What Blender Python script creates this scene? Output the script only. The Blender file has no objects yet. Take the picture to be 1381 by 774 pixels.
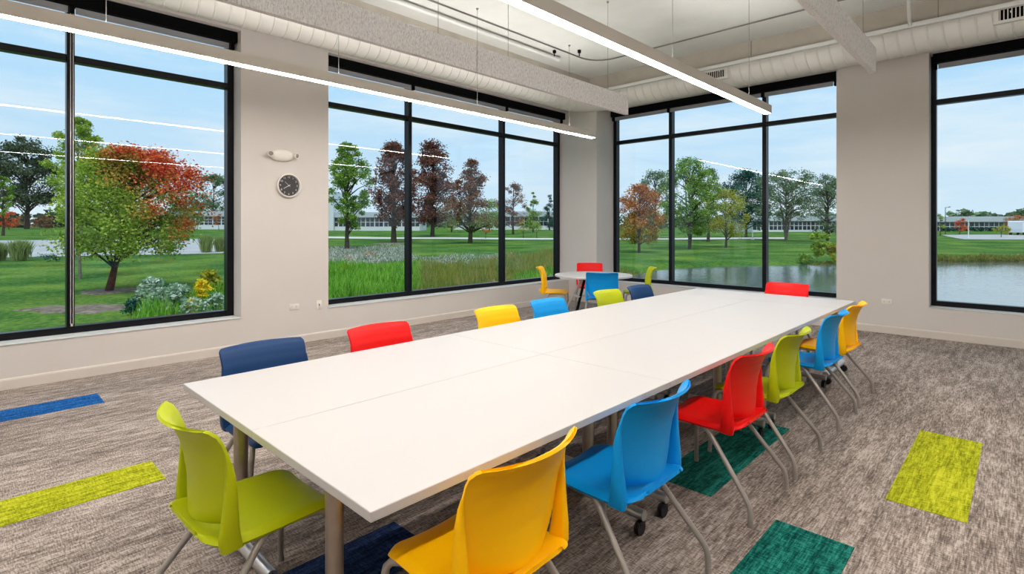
import bpy, bmesh, math, random
import numpy as np
from mathutils import Vector, Matrix

random.seed(7)
rng = np.random.default_rng(7)
PI = math.pi
scene = bpy.context.scene
COL = scene.collection

# ------------------------------------------------------------------ camera
F_PX, YAW, CY, EYE = 720.5, 0.7647, 306.38, 1.5
CS, SN = math.cos(YAW), math.sin(YAW)
cam_data = bpy.data.cameras.new('camera')
cam = bpy.data.objects.new('camera', cam_data)
COL.objects.link(cam)
cam.location = (0, 0, EYE)
cam.rotation_euler = (PI / 2, 0, YAW)
cam_data.sensor_width = 36.0
cam_data.lens = 36.0 * F_PX / 1381.0
cam_data.shift_y = -(387.0 - CY) / 1381.0
cam_data.clip_start = 0.05
cam_data.clip_end = 2000
scene.camera = cam


def ray(px, py):
    a = (px - 690.5) / F_PX
    return a * CS - SN, a * SN + CS, -(py - CY) / F_PX


# ------------------------------------------------------------------ materials
def mat(name):
    m = bpy.data.materials.new(name)
    m.use_nodes = True
    nt = m.node_tree
    for n in list(nt.nodes):
        nt.nodes.remove(n)
    out = nt.nodes.new('ShaderNodeOutputMaterial')
    return m, nt, out


def N(nt, typ, **kw):
    n = nt.nodes.new(typ)
    for k, v in kw.items():
        if k.startswith('i_'):
            n.inputs[k[2:].replace('_', ' ')].default_value = v
        else:
            setattr(n, k, v)
    return n


def ramp(nt, stops, fac):
    r = nt.nodes.new('ShaderNodeValToRGB')
    el = r.color_ramp.elements
    while len(el) < len(stops):
        el.new(0.5)
    for e, (p, c) in zip(el, stops):
        e.position = p
        e.color = (*c, 1)
    nt.links.new(fac, r.inputs['Fac'])
    return r.outputs['Color']


def coord(nt, scale=(1, 1, 1), kind='Object', rot=(0, 0, 0)):
    tc = nt.nodes.new('ShaderNodeTexCoord')
    mp = nt.nodes.new('ShaderNodeMapping')
    mp.inputs['Scale'].default_value = scale
    mp.inputs['Rotation'].default_value = rot
    nt.links.new(tc.outputs[kind], mp.inputs['Vector'])
    return mp.outputs['Vector']


def noise(nt, vec, scale, detail=3, rough=0.55):
    n = nt.nodes.new('ShaderNodeTexNoise')
    n.inputs['Scale'].default_value = scale
    n.inputs['Detail'].default_value = detail
    n.inputs['Roughness'].default_value = rough
    nt.links.new(vec, n.inputs['Vector'])
    return n.outputs['Fac']


def bump(nt, height, strength, dist=0.01):
    b = nt.nodes.new('ShaderNodeBump')
    b.inputs['Strength'].default_value = strength
    b.inputs['Distance'].default_value = dist
    nt.links.new(height, b.inputs['Height'])
    return b.outputs['Normal']


def plain(name, c, rough=0.5, metal=0.0, spec=0.5, var=0.04, vscale=6.0, bmp=0.0, bscale=300):
    """Principled with a slight noise variation of the base colour."""
    m, nt, out = mat(name)
    p = nt.nodes.new('ShaderNodeBsdfPrincipled')
    v = coord(nt)
    lo = tuple(max(0, x * (1 - var)) for x in c)
    hi = tuple(min(1, x * (1 + var)) for x in c)
    nt.links.new(ramp(nt, [(0.3, lo), (0.7, hi)], noise(nt, v, vscale)), p.inputs['Base Color'])
    p.inputs['Roughness'].default_value = rough
    p.inputs['Metallic'].default_value = metal
    p.inputs['Specular IOR Level'].default_value = spec
    if bmp:
        nt.links.new(bump(nt, noise(nt, v, bscale, 2), bmp, 0.002), p.inputs['Normal'])
    nt.links.new(p.outputs[0], out.inputs[0])
    return m


M = {}
M['wall'] = plain('painted_wall', (0.625, 0.58, 0.545), 0.75, spec=0.25, var=0.015, vscale=2, bmp=0.05)
M['base'] = plain('painted_baseboard', (0.61, 0.555, 0.505), 0.6, spec=0.3, var=0.015)
M['concrete'] = plain('painted_concrete', (0.56, 0.56, 0.535), 0.85, spec=0.2, var=0.06, vscale=1.6, bmp=0.1, bscale=40)
M['beam'] = plain('bare_concrete_beam', (0.40, 0.365, 0.31), 0.85, spec=0.2, var=0.10, vscale=2.2, bmp=0.1, bscale=60)
M['duct'] = plain('cream_duct_paint', (0.66, 0.64, 0.60), 0.5, spec=0.35, var=0.02)
M['rail'] = plain('pale_rail_paint', (0.60, 0.60, 0.58), 0.5, var=0.02)
M['black'] = plain('black_anodised_frame', (0.0025, 0.003, 0.006), 0.3, spec=0.25, var=0.1)
M['shadebox'] = plain('black_shade_cassette', (0.0015, 0.0015, 0.002), 0.7, spec=0.08, var=0.1)
M['hem'] = plain('grey_shade_fabric', (0.30, 0.31, 0.33), 0.7, var=0.05)
M['table'] = plain('white_laminate', (0.50, 0.476, 0.463), 0.40, spec=0.4, var=0.0, vscale=2)
M['steel'] = plain('brushed_bronze_steel', (0.40, 0.345, 0.29), 0.32, metal=0.85, var=0.06, vscale=20)
M['silver'] = plain('silver_tube', (0.62, 0.63, 0.65), 0.28, metal=0.9, var=0.04, vscale=20)
M['leg'] = plain('warm_grey_leg_paint', (0.37, 0.335, 0.30), 0.4, metal=0.25, var=0.05, vscale=20)
M['rubber'] = plain('black_rubber', (0.010, 0.010, 0.012), 0.5, var=0.1)
M['whitepl'] = plain('white_plastic', (0.76, 0.72, 0.66), 0.4, var=0.01)
M['lens_dark'] = plain('lamp_head_glass', (0.28, 0.26, 0.23), 0.2, var=0.1, vscale=40)
M['clockface'] = plain('charcoal_clock_face', (0.035, 0.033, 0.035), 0.45, var=0.06)
M['numeral'] = plain('pale_clock_print', (0.70, 0.68, 0.65), 0.5, var=0.01)
M['fixture'] = plain('white_light_housing', (0.60, 0.55, 0.49), 0.45, var=0.02)
M['cable'] = plain('thin_steel_cable', (0.20, 0.19, 0.18), 0.5, metal=0.5, var=0.02)
M['conduit'] = plain('dark_conduit', (0.16, 0.145, 0.13), 0.6, var=0.05)
M['bead'] = plain('bead_chain', (0.75, 0.70, 0.66), 0.3, metal=0.6, var=0.02)
CH = {
    'yellow': plain('yellow_plastic', (1.0, 0.53, 0.0), 0.42, spec=0.2, var=0.015),
    'lime': plain('lime_plastic', (0.44, 0.50, 0.004), 0.42, spec=0.2, var=0.015),
    'red': plain('red_plastic', (0.82, 0.006, 0.006), 0.42, spec=0.2, var=0.015),
    'blue': plain('sky_blue_plastic', (0.002, 0.30, 0.74), 0.42, spec=0.2, var=0.015),
    'navy': plain('navy_plastic', (0.008, 0.042, 0.135), 0.42, spec=0.2, var=0.015),
}


def felt():
    m, nt, out = mat('speckled_grey_felt')
    p = nt.nodes.new('ShaderNodeBsdfPrincipled')
    v = coord(nt, (1, 1, 0.45))
    n1 = noise(nt, v, 75, 4, 0.8)
    nt.links.new(ramp(nt, [(0.32, (0.44, 0.42, 0.42)), (0.5, (0.74, 0.72, 0.72)), (0.66, (0.88, 0.87, 0.87))], n1), p.inputs['Base Color'])
    p.inputs['Roughness'].default_value = 0.95
    p.inputs['Specular IOR Level'].default_value = 0.1
    nt.links.new(bump(nt, n1, 0.3, 0.004), p.inputs['Normal'])
    nt.links.new(p.outputs[0], out.inputs[0])
    return m


M['felt'] = felt()


def carpet(name, dark, mid, light, tilevar=True):
    m, nt, out = mat(name)
    p = nt.nodes.new('ShaderNodeBsdfPrincipled')
    n1 = noise(nt, coord(nt, (1.0, 0.13, 1)), 19, 5, 0.75)      # elongated blotches that run along the planks
    n2 = noise(nt, coord(nt, (1.0, 0.09, 1)), 130, 2, 0.6)      # fine yarn lines
    n3 = noise(nt, coord(nt, (0.22, 1.0, 1)), 150, 2, 0.6)      # cross weave
    n4 = noise(nt, coord(nt, (1, 0.4, 1)), 2.2, 3, 0.6)
    acc = None
    for nn, wt in ((n1, .31), (n2, .30), (n3, .28), (n4, .11)):
        q = N(nt, 'ShaderNodeMath', operation='MULTIPLY_ADD')
        nt.links.new(nn, q.inputs[0]); q.inputs[1].default_value = wt
        if acc is None: q.inputs[2].default_value = 0.0
        else: nt.links.new(acc, q.inputs[2])
        acc = q.outputs[0]
    class _S: outputs = [acc]
    s = _S; a = _S
    c = ramp(nt, [(0.42, dark), (0.495, mid), (0.575, light)], s.outputs[0])
    nt.links.new(c, p.inputs['Base Color'])
    p.inputs['Roughness'].default_value = 0.95
    p.inputs['Specular IOR Level'].default_value = 0.08
    nt.links.new(bump(nt, a.outputs[0], 0.5, 0.006), p.inputs['Normal'])
    nt.links.new(p.outputs[0], out.inputs[0])
    return m


M['carpet'] = carpet('grey_brown_streaked_carpet', (0.10, 0.079, 0.067), (0.24, 0.196, 0.170), (0.48, 0.41, 0.365))
M['c_lime'] = carpet('lime_carpet', (0.15, 0.17, 0.006), (0.31, 0.33, 0.008), (0.50, 0.50, 0.03))
M['c_teal'] = carpet('teal_carpet', (0.002, 0.035, 0.032), (0.005, 0.11, 0.085), (0.03, 0.24, 0.19))
M['c_navy'] = carpet('navy_carpet', (0.004, 0.010, 0.035), (0.010, 0.025, 0.085), (0.03, 0.07, 0.18))
M['c_blue'] = carpet('blue_carpet', (0.003, 0.035, 0.13), (0.008, 0.085, 0.28), (0.03, 0.16, 0.42))


def emis(name, c, s):
    m, nt, out = mat(name)
    e = nt.nodes.new('ShaderNodeEmission')
    n = noise(nt, coord(nt), 3)
    nt.links.new(ramp(nt, [(0.2, c), (0.8, c)], n), e.inputs['Color'])
    e.inputs['Strength'].default_value = s
    nt.links.new(e.outputs[0], out.inputs[0])
    return m


M['lens'] = emis('glowing_diffuser', (1.0, 0.945, 0.885), 54.0)
M['uplens'] = emis('glowing_uplight', (1.0, 0.97, 0.93), 42.0)


def glass(name='clear_glass', f0=0.020, tint=(0.97, 0.985, 0.985)):
    m, nt, out = mat(name)
    lw = N(nt, 'ShaderNodeLayerWeight'); lw.inputs['Blend'].default_value = 0.5
    pw = N(nt, 'ShaderNodeMath', operation='POWER'); pw.inputs[1].default_value = 5
    nt.links.new(lw.outputs['Facing'], pw.inputs[0])
    ma = N(nt, 'ShaderNodeMath', operation='MULTIPLY_ADD')
    ma.inputs[1].default_value = 1 - f0; ma.inputs[2].default_value = f0
    nt.links.new(pw.outputs[0], ma.inputs[0])
    tr = N(nt, 'ShaderNodeBsdfTransparent'); tr.inputs['Color'].default_value = (*tint, 1)
    gl = N(nt, 'ShaderNodeBsdfGlossy'); gl.inputs['Roughness'].default_value = 0.0
    mx = N(nt, 'ShaderNodeMixShader')
    nt.links.new(ma.outputs[0], mx.inputs[0]); nt.links.new(tr.outputs[0], mx.inputs[1]); nt.links.new(gl.outputs[0], mx.inputs[2])
    nt.links.new(mx.outputs[0], out.inputs[0])
    return m


M['glass'] = glass()


def foliage(name, cols, grad=None, nscale=0.7):
    """cols: dark, mid, light leaf colours; grad: (axis vector, offset, colours) for a crown that has turned on one side."""
    m, nt, out = mat(name)
    geo = nt.nodes.new('ShaderNodeNewGeometry')
    v = coord(nt)
    n1 = noise(nt, v, nscale, 3)
    a = N(nt, 'ShaderNodeMath', operation='MULTIPLY_ADD'); a.inputs[1].default_value = 0.5
    nt.links.new(geo.outputs['Random Per Island'], a.inputs[0])
    s = N(nt, 'ShaderNodeMath', operation='MULTIPLY'); s.inputs[1].default_value = 0.5
    nt.links.new(n1, s.inputs[0]); nt.links.new(s.outputs[0], a.inputs[2])
    c = ramp(nt, [(0.2, cols[0]), (0.5, cols[1]), (0.75, cols[2])], a.outputs[0])
    if grad:
        axis, off, gc = grad
        dp = N(nt, 'ShaderNodeVectorMath', operation='DOT_PRODUCT'); dp.inputs[1].default_value = axis
        nt.links.new(v, dp.inputs[0])
        ad = N(nt, 'ShaderNodeMath', operation='ADD'); ad.inputs[1].default_value = off
        nt.links.new(dp.outputs['Value'], ad.inputs[0])
        n2 = noise(nt, v, 1.3, 3)
        ad2 = N(nt, 'ShaderNodeMath', operation='MULTIPLY_ADD'); ad2.inputs[1].default_value = 2.4
        nt.links.new(n2, ad2.inputs[0]); nt.links.new(ad.outputs[0], ad2.inputs[2])
        cl = N(nt, 'ShaderNodeMapRange'); cl.inputs['From Min'].default_value = 0.9; cl.inputs['From Max'].default_value = 1.7
        nt.links.new(ad2.outputs[0], cl.inputs['Value'])
        c2 = ramp(nt, [(0.2, gc[0]), (0.5, gc[1]), (0.75, gc[2])], a.outputs[0])
        mx = N(nt, 'ShaderNodeMixRGB')
        nt.links.new(cl.outputs[0], mx.inputs['Fac']); nt.links.new(c, mx.inputs['Color1']); nt.links.new(c2, mx.inputs['Color2'])
        c = mx.outputs['Color']
    d = N(nt, 'ShaderNodeBsdfDiffuse'); t = N(nt, 'ShaderNodeBsdfTranslucent')
    br = N(nt, 'ShaderNodeMixRGB', blend_type='MULTIPLY'); br.inputs['Fac'].default_value = 1; br.inputs['Color2'].default_value = (1.25, 1.25, 1.25, 1)
    nt.links.new(c, br.inputs['Color1']); c = br.outputs['Color']
    nt.links.new(c, d.inputs['Color']); nt.links.new(c, t.inputs['Color'])
    mx = N(nt, 'ShaderNodeMixShader'); mx.inputs[0].default_value = 0.3
    nt.links.new(d.outputs[0], mx.inputs[1]); nt.links.new(t.outputs[0], mx.inputs[2])
    nt.links.new(mx.outputs[0], out.inputs[0])
    return m


GREEN = ((0.06, 0.13, 0.022), (0.15, 0.27, 0.04), (0.30, 0.43, 0.09))
LGREEN = ((0.12, 0.20, 0.02), (0.26, 0.38, 0.05), (0.44, 0.52, 0.11))
DGREEN = ((0.010, 0.045, 0.035), (0.025, 0.095, 0.07), (0.06, 0.18, 0.12))
GGREEN = ((0.045, 0.09, 0.05), (0.12, 0.19, 0.10), (0.24, 0.32, 0.17))
SPRUCE = ((0.035, 0.055, 0.035), (0.075, 0.10, 0.06), (0.14, 0.18, 0.10))
MAROON = ((0.065, 0.025, 0.028), (0.16, 0.065, 0.055), (0.28, 0.14, 0.085))
OAKRED = ((0.09, 0.035, 0.03), (0.20, 0.095, 0.055), (0.33, 0.17, 0.10))
ORANGE = ((0.20, 0.06, 0.018), (0.42, 0.14, 0.04), (0.58, 0.27, 0.09))
RED = ((0.30, 0.022, 0.018), (0.58, 0.070, 0.038), (0.66, 0.28, 0.07))
YGREEN = ((0.15, 0.17, 0.02), (0.32, 0.33, 0.035), (0.50, 0.46, 0.08))
FM = {k: foliage('leaves_' + k, v) for k, v in dict(green=GREEN, lgreen=LGREEN, dgreen=DGREEN, ggreen=GGREEN, spruce=SPRUCE, maroon=MAROON, oak=OAKRED, orange=ORANGE, red=RED, ygreen=YGREEN).items()}
FM['oakmix'] = foliage('leaves_rust_with_green_base', OAKRED, ((0, 0, -0.28), 0.9, None or GREEN))
FM['orangemix'] = foliage('leaves_orange_with_green_base', ORANGE, ((0, 0, -0.30), 0.7, YGREEN))
M['bark'] = plain('tree_bark', (0.075, 0.055, 0.045), 0.9, spec=0.1, var=0.35, vscale=5)
M['barkl'] = plain('pale_tree_bark', (0.20, 0.17, 0.15), 0.9, spec=0.1, var=0.3, vscale=5)
M['blade'] = foliage('grass_blades', ((0.05, 0.14, 0.012), (0.12, 0.33, 0.03), (0.28, 0.50, 0.07)))
M['reed'] = foliage('reed_blades', ((0.10, 0.13, 0.025), (0.19, 0.25, 0.045), (0.34, 0.25, 0.10)))
M['dryscrub'] = foliage('dry_scrub', ((0.17, 0.16, 0.13), (0.32, 0.32, 0.28), (0.60, 0.58, 0.54)))
M['gold'] = foliage('goldenrod_flowers', ((0.45, 0.33, 0.01), (0.72, 0.55, 0.02), (0.85, 0.70, 0.06)))
M['aster'] = foliage('aster_flowers', ((0.11, 0.19, 0.12), (0.22, 0.34, 0.20), (0.68, 0.74, 0.68)))
M['ornam'] = foliage('ornamental_grass', ((0.11, 0.16, 0.05), (0.21, 0.28, 0.09), (0.36, 0.40, 0.16)))


def lawn():
    m, nt, out = mat('lawn_grass')
    p = nt.nodes.new('ShaderNodeBsdfPrincipled')
    v = coord(nt)
    n1 = noise(nt, v, 0.22, 4, 0.6)
    n2 = noise(nt, v, 6.0, 4, 0.7)
    a = N(nt, 'ShaderNodeMath', operation='MULTIPLY_ADD'); a.inputs[1].default_value = 0.6
    nt.links.new(n2, a.inputs[0])
    s = N(nt, 'ShaderNodeMath', operation='MULTIPLY'); s.inputs[1].default_value = 0.6
    nt.links.new(n1, s.inputs[0]); nt.links.new(s.outputs[0], a.inputs[2])
    c = ramp(nt, [(0.42, (0.018, 0.062, 0.016)), (0.56, (0.046, 0.138, 0.024)), (0.74, (0.17, 0.27, 0.045))], a.outputs[0])
    nt.links.new(c, p.inputs['Base Color'])
    p.inputs['Roughness'].default_value = 1.0
    p.inputs['Specular IOR Level'].default_value = 0.05
    nt.links.new(bump(nt, n2, 0.6, 0.15), p.inputs['Normal'])
    nt.links.new(p.outputs[0], out.inputs[0])
    return m


M['lawn'] = lawn()
M['mulch'] = plain('mulch_bed', (0.20, 0.16, 0.13), 1.0, spec=0.05, var=0.5, vscale=4)
M['asphalt'] = plain('pale_asphalt', (0.42, 0.42, 0.43), 0.9, spec=0.1, var=0.12, vscale=0.4)
M['path'] = plain('concrete_path', (0.60, 0.58, 0.55), 0.9, spec=0.1, var=0.06, vscale=0.6)
M['bank'] = plain('earth_bank', (0.17, 0.12, 0.08), 1.0, spec=0.05, var=0.4, vscale=1.5)
M['bwall'] = plain('white_panel_wall', (0.66, 0.68, 0.70), 0.7, var=0.03, vscale=0.3)
M['broof'] = plain('grey_roof_fascia', (0.46, 0.50, 0.55), 0.7, var=0.05, vscale=0.3)
M['bglass'] = plain('dark_window_glass', (0.012, 0.022, 0.040), 0.1, spec=0.6, var=0.3, vscale=0.5)
M['polewh'] = plain('white_pole_paint', (0.75, 0.75, 0.75), 0.5, var=0.02)
M['poledk'] = plain('dark_pole_paint', (0.05, 0.045, 0.04), 0.5, var=0.05)
M['vehicle'] = plain('white_van_paint', (0.72, 0.75, 0.78), 0.3, var=0.02)


def water():
    m, nt, out = mat('pond_water')
    p = nt.nodes.new('ShaderNodeBsdfPrincipled')
    v = coord(nt, (1, 1, 1))
    nt.links.new(ramp(nt, [(0.3, (0.10, 0.14, 0.14)), (0.7, (0.15, 0.20, 0.20))], noise(nt, v, 0.3)), p.inputs['Base Color'])
    p.inputs['Roughness'].default_value = 0.06
    p.inputs['IOR'].default_value = 1.5
    nt.links.new(bump(nt, noise(nt, v, 2.6, 3), 0.10, 0.12), p.inputs['Normal'])
    nt.links.new(p.outputs[0], out.inputs[0])
    return m


M['water'] = water()


# ------------------------------------------------------------------ mesh builder
class MB:
    def __init__(self):
        self.v = []; self.f = []

    def add(self, vs, fs):
        o = len(self.v)
        self.v += [tuple(p) for p in vs]
        self.f += [tuple(i + o for i in f) for f in fs]
        return self

    def box(self, x0, x1, y0, y1, z0, z1, bevel=0.0, seg=2, mtx=None):
        if bevel <= 0:
            vs = [(x, y, z) for z in (z0, z1) for x, y in ((x0, y0), (x1, y0), (x1, y1), (x0, y1))]
            fs = [(3, 2, 1, 0), (4, 5, 6, 7), (0, 1, 5, 4), (1, 2, 6, 5), (2, 3, 7, 6), (3, 0, 4, 7)]
        else:
            bm = bmesh.new()
            bmesh.ops.create_cube(bm, size=1)
            for q in bm.verts:
                q.co = ((x0 + x1) / 2 + q.co.x * (x1 - x0), (y0 + y1) / 2 + q.co.y * (y1 - y0), (z0 + z1) / 2 + q.co.z * (z1 - z0))
            bmesh.ops.bevel(bm, geom=list(bm.edges), offset=bevel, segments=seg, affect='EDGES', profile=0.5)
            bm.verts.index_update()
            vs = [tuple(q.co) for q in bm.verts]
            fs = [tuple(q.index for q in f.verts) for f in bm.faces]
            bm.free()
        if mtx is not None:
            vs = [tuple(mtx @ Vector(p)) for p in vs]
        return self.add(vs, fs)

    def tube(self, pts, r, n=10, caps=True):
        pts = [Vector(p) for p in pts]
        rs = r if isinstance(r, (list, tuple)) else [r] * len(pts)
        vs = []; fs = []
        up = None
        for i, p in enumerate(pts):
            if i == 0: t = pts[1] - p
            elif i == len(pts) - 1: t = p - pts[i - 1]
            else: t = (pts[i + 1] - p).normalized() + (p - pts[i - 1]).normalized()
            t.normalize()
            if up is None:
                up = Vector((0, 0, 1)) if abs(t.z) < 0.9 else Vector((1, 0, 0))
            a = up - t * up.dot(t); a.normalize(); up = a
            b = t.cross(a)
            for k in range(n):
                th = 2 * PI * k / n
                vs.append(p + (a * math.cos(th) + b * math.sin(th)) * rs[i])
        for i in range(len(pts) - 1):
            for k in range(n):
                k2 = (k + 1) % n
                fs.append((i * n + k, i * n + k2, (i + 1) * n + k2, (i + 1) * n + k))
        if caps:
            fs.append(tuple(range(n - 1, -1, -1)))
            m = (len(pts) - 1) * n
            fs.append(tuple(m + k for k in range(n)))
        return self.add(vs, fs)

    def lathe(self, prof, n=32, mtx=None, cap=True):
        """prof: (radius, z) from bottom to top"""
        vs = []; fs = []
        for r, z in prof:
            for k in range(n):
                th = 2 * PI * k / n
                p = Vector((r * math.cos(th), r * math.sin(th), z))
                vs.append(mtx @ p if mtx is not None else p)
        for i in range(len(prof) - 1):
            for k in range(n):
                k2 = (k + 1) % n
                fs.append((i * n + k, i * n + k2, (i + 1) * n + k2, (i + 1) * n + k))
        if cap:
            fs.append(tuple(range(n - 1, -1, -1)))
            m = (len(prof) - 1) * n
            fs.append(tuple(m + k for k in range(n)))
        return self.add(vs, fs)

    def loft(self, sections, caps=True):
        n = len(sections[0]); vs = [p for s in sections for p in s]; fs = []
        for i in range(len(sections) - 1):
            for k in range(n):
                k2 = (k + 1) % n
                fs.append((i * n + k, i * n + k2, (i + 1) * n + k2, (i + 1) * n + k))
        if caps:
            fs.append(tuple(range(n - 1, -1, -1)))
            m = (len(sections) - 1) * n
            fs.append(tuple(m + k for k in range(n)))
        return self.add(vs, fs)

    def mesh(self, name, material, smooth=True, angle=35):
        me = bpy.data.meshes.new(name)
        me.from_pydata(self.v, [], self.f)
        bm = bmesh.new(); bm.from_mesh(me)
        bmesh.ops.recalc_face_normals(bm, faces=bm.faces)
        bm.to_mesh(me); bm.free()
        if material is not None:
            me.materials.append(material)
        if smooth:
            me.polygons.foreach_set('use_smooth', [True] * len(me.polygons))
            me.set_sharp_from_angle(angle=math.radians(angle))
        me.update()
        return me

    def build(self, name, material, parent=None, loc=(0, 0, 0), smooth=True, angle=35):
        o = bpy.data.objects.new(name, self.mesh(name, material, smooth, angle))
        COL.objects.link(o)
        o.location = loc
        if parent is not None:
            o.parent = parent
        return o


def empty(name, loc=(0, 0, 0), rz=0.0):
    o = bpy.data.objects.new(name, None)
    o.empty_display_size = 0.1
    COL.objects.link(o)
    o.location = loc
    o.rotation_euler = (0, 0, rz)
    return o


def tag(o, label=None, cat=None, group=None, kind=None):
    if label: o['label'] = label
    if cat: o['category'] = cat
    if group: o['group'] = group
    if kind: o['kind'] = kind
    return o


def struct(o, label=None, cat=None):
    o['kind'] = 'structure'
    if label: o['label'] = label
    if cat: o['category'] = cat
    return o


# ------------------------------------------------------------------ room measures
XL, YR = -6.786, 9.127            # inner faces of the two window walls
XF, YF = -7.02, 9.36              # window frame planes
XO, YO = -7.20, 9.54              # outer faces
XE, YN = 4.6, -3.6                # unseen walls behind the camera
ZS, ZH, ZC = 0.41, 3.86, 4.38     # sill, window head, ceiling
ZT = 3.226                        # transom bar
W1 = (-0.75, 2.375); W2 = (3.49, 8.765)           # y ranges in the left wall
W3 = (-6.096, -2.031); W4 = (-0.935, 2.35)        # x ranges in the right wall

# floor, ceiling
struct(MB().box(XO, XE + .2, YN - .2, YO, -0.2, 0).build('floor', M['carpet'], smooth=False),
       'grey brown streaked carpet floor', 'floor')
struct(MB().box(XO, XE + .2, YN - .2, YO, ZC, ZC + .25).build('ceiling', M['concrete'], smooth=False),
       'exposed pale concrete ceiling slab', 'ceiling')
# walls with openings
w = MB()
w.box(XO, XL, YN - .2, W1[0], 0, ZC)
w.box(XO, XL, W1[1], W2[0], 0, ZC)
w.box(XO, XL, W2[1], YO, 0, ZC)
for a, b in (W1, W2):
    w.box(XO, XL, a, b, 0, ZS); w.box(XO, XL, a, b, ZH, ZC)
# lower skirt outside
w.box(XO - .05, XO, YN - .2, YO, -1.2, 0.0)
struct(w.build('wall_left', M['wall'], smooth=False), 'long window wall on the left with clock', 'wall')
w = MB()
w.box(XL, W3[0], YR, YO, 0, ZC)
w.box(W3[1], W4[0], YR, YO, 0, ZC)
w.box(W4[1], XE + .2, YR, YO, 0, ZC)
for a, b in (W3, W4):
    w.box(a, b, YR, YO, 0, ZS); w.box(a, b, YR, YO, ZH, ZC)
struct(w.build('wall_right', M['wall'], smooth=False), 'window wall on the right beside the pond', 'wall')
struct(MB().box(XL, W3[0], W2[1], YR, 0, ZC).build('trim_1', M['wall'], smooth=False), 'square boxed column in the window corner', 'column')
struct(MB().box(XO, XE + .2, YN - .2, YN, 0, ZC).build('wall_near', M['wall'], smooth=False), 'plain wall behind the viewer', 'wall')
struct(MB().box(XE, XE + .2, YN, YO, 0, ZC).build('wall_east', M['wall'], smooth=False), 'plain wall to the right of the viewer', 'wall')

# baseboards
def base_profile(mb, p0, p1, nrm):
    (x0, y0), (x1, y1) = p0, p1
    prof = [(0, 0), (0.013, 0), (0.013, 0.085), (0.009, 0.098), (0.003, 0.104), (0, 0.104)]
    mb.loft([[(x + nrm[0] * d, y + nrm[1] * d, z) for d, z in prof] for x, y in ((x0, y0), (x1, y1))])
b = MB(); base_profile(b, (XL, YN), (XL, W2[1]), (1, 0))
base_profile(b, (XL, W2[1]), (W3[0], W2[1]), (0, -1)); base_profile(b, (W3[0], W2[1]), (W3[0], YR), (1, 0))
struct(b.build('baseboard_left', M['base'], smooth=False), 'beige baseboard along the left wall', 'baseboard')
b = MB(); base_profile(b, (W3[0], YR), (XE, YR), (0, -1))
struct(b.build('baseboard_right', M['base'], smooth=False), 'beige baseboard along the right wall', 'baseboard')

# perimeter concrete beams at the ceiling
b = MB()
b.box(-6.10, XE, 8.52, 8.60, 4.10, ZC)
struct(b.build('trim_2', M['beam'], smooth=False), 'concrete edge beam above the right wall windows', 'beam')
j = MB()
for x in (-3.05, -0.78, 0.7):
    j.box(x - .004, x + .004, 8.512, 8.521, 4.10, ZC)
struct(j.build('trim_3', M['conduit'], smooth=False), 'dark joints in the concrete edge beam', 'joint')
b = MB().box(-6.18, -6.10, YN, 8.60, 4.10, ZC)
struct(b.build('trim_4', M['beam'], smooth=False), 'concrete edge beam above the left wall windows', 'beam')


# ------------------------------------------------------------------ windows
def window(name, axis, rng_, mullions, label, off0=0.075, off1=0.075):
    """axis 0: in the left wall (runs along y), 1: in the right wall (runs along x)"""
    a, b = rng_
    def bx(mb, u0, u1, d0, d1, z0, z1, bev=0.004):
        if axis == 0: mb.box(XF - d1, XF - d0, u0, u1, z0, z1, bev, 1)
        else: mb.box(u0, u1, YF + d0, YF + d1, z0, z1, bev, 1)
    D = 0.12
    fr = MB()
    bx(fr, a, a + off0, 0, D, ZS, ZH); bx(fr, b - off1, b, 0, D, ZS, ZH)
    bx(fr, a + off0, b - off1, 0, D, ZS, ZS + 0.075); bx(fr, a + off0, b - off1, 0, D, ZH - 0.09, ZH)
    fo = fr.build(name, M['black'])
    struct(fo, label, 'window')
    edges = [a + off0] + [m for m in mullions] + [b - off1]
    for m in mullions:
        mm = MB(); bx(mm, m - .032, m + .032, -0.004, D, ZS + .0745, ZH - .0895)
        mm.build('mullion', M['black'], fo)
    for i in range(len(edges) - 1):
        u0 = edges[i] + (.0315 if i > 0 else -.0005); u1 = edges[i + 1] - (.0315 if i < len(edges) - 2 else -.0005)
        t = MB(); bx(t, u0, u1, 0.004, D - .01, ZT - .034, ZT + .034)
        t.build('transom', M['black'], fo)
        for z0, z1 in ((ZS + .07, ZT - .03), (ZT + .03, ZH - .085)):
            g = MB(); bx(g, u0 - .004, u1 + .004, 0.055, 0.067, z0, z1, 0)
            g.build('glass_pane', M['glass'], fo, smooth=False)
    return fo


window('window_1', 0, W1, (0.816,), 'black framed window with the maple outside')
window('window_2', 0, W2, (4.99, 7.10), 'three light black framed window left of the corner')
window('window_3', 1, W3, (-4.833, -3.14), 'three light black framed window right of the corner', off1=0.05)
window('window_4', 1, W4, (0.72,), 'black framed window over the open pond', off0=0.058)

# pale sill boards inside the recesses
for i, (axis, (a, b_), nm) in enumerate(((0, W1, 5), (0, W2, 6), (1, W3, 7), (1, W4, 8))):
    s = MB()
    if axis == 0: s.box(XF + .001, XL + .008, a, b_, ZS - .004, ZS + .008, .003, 1)
    else: s.box(a, b_, YR - .008, YF - .001, ZS - .004, ZS + .008, .003, 1)
    struct(s.build('trim_%d' % nm, M['rail']), 'pale sill board of window %s' % ('with the maple', 'left of the corner', 'right of the corner', 'over the open pond')[i], 'sill')


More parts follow.
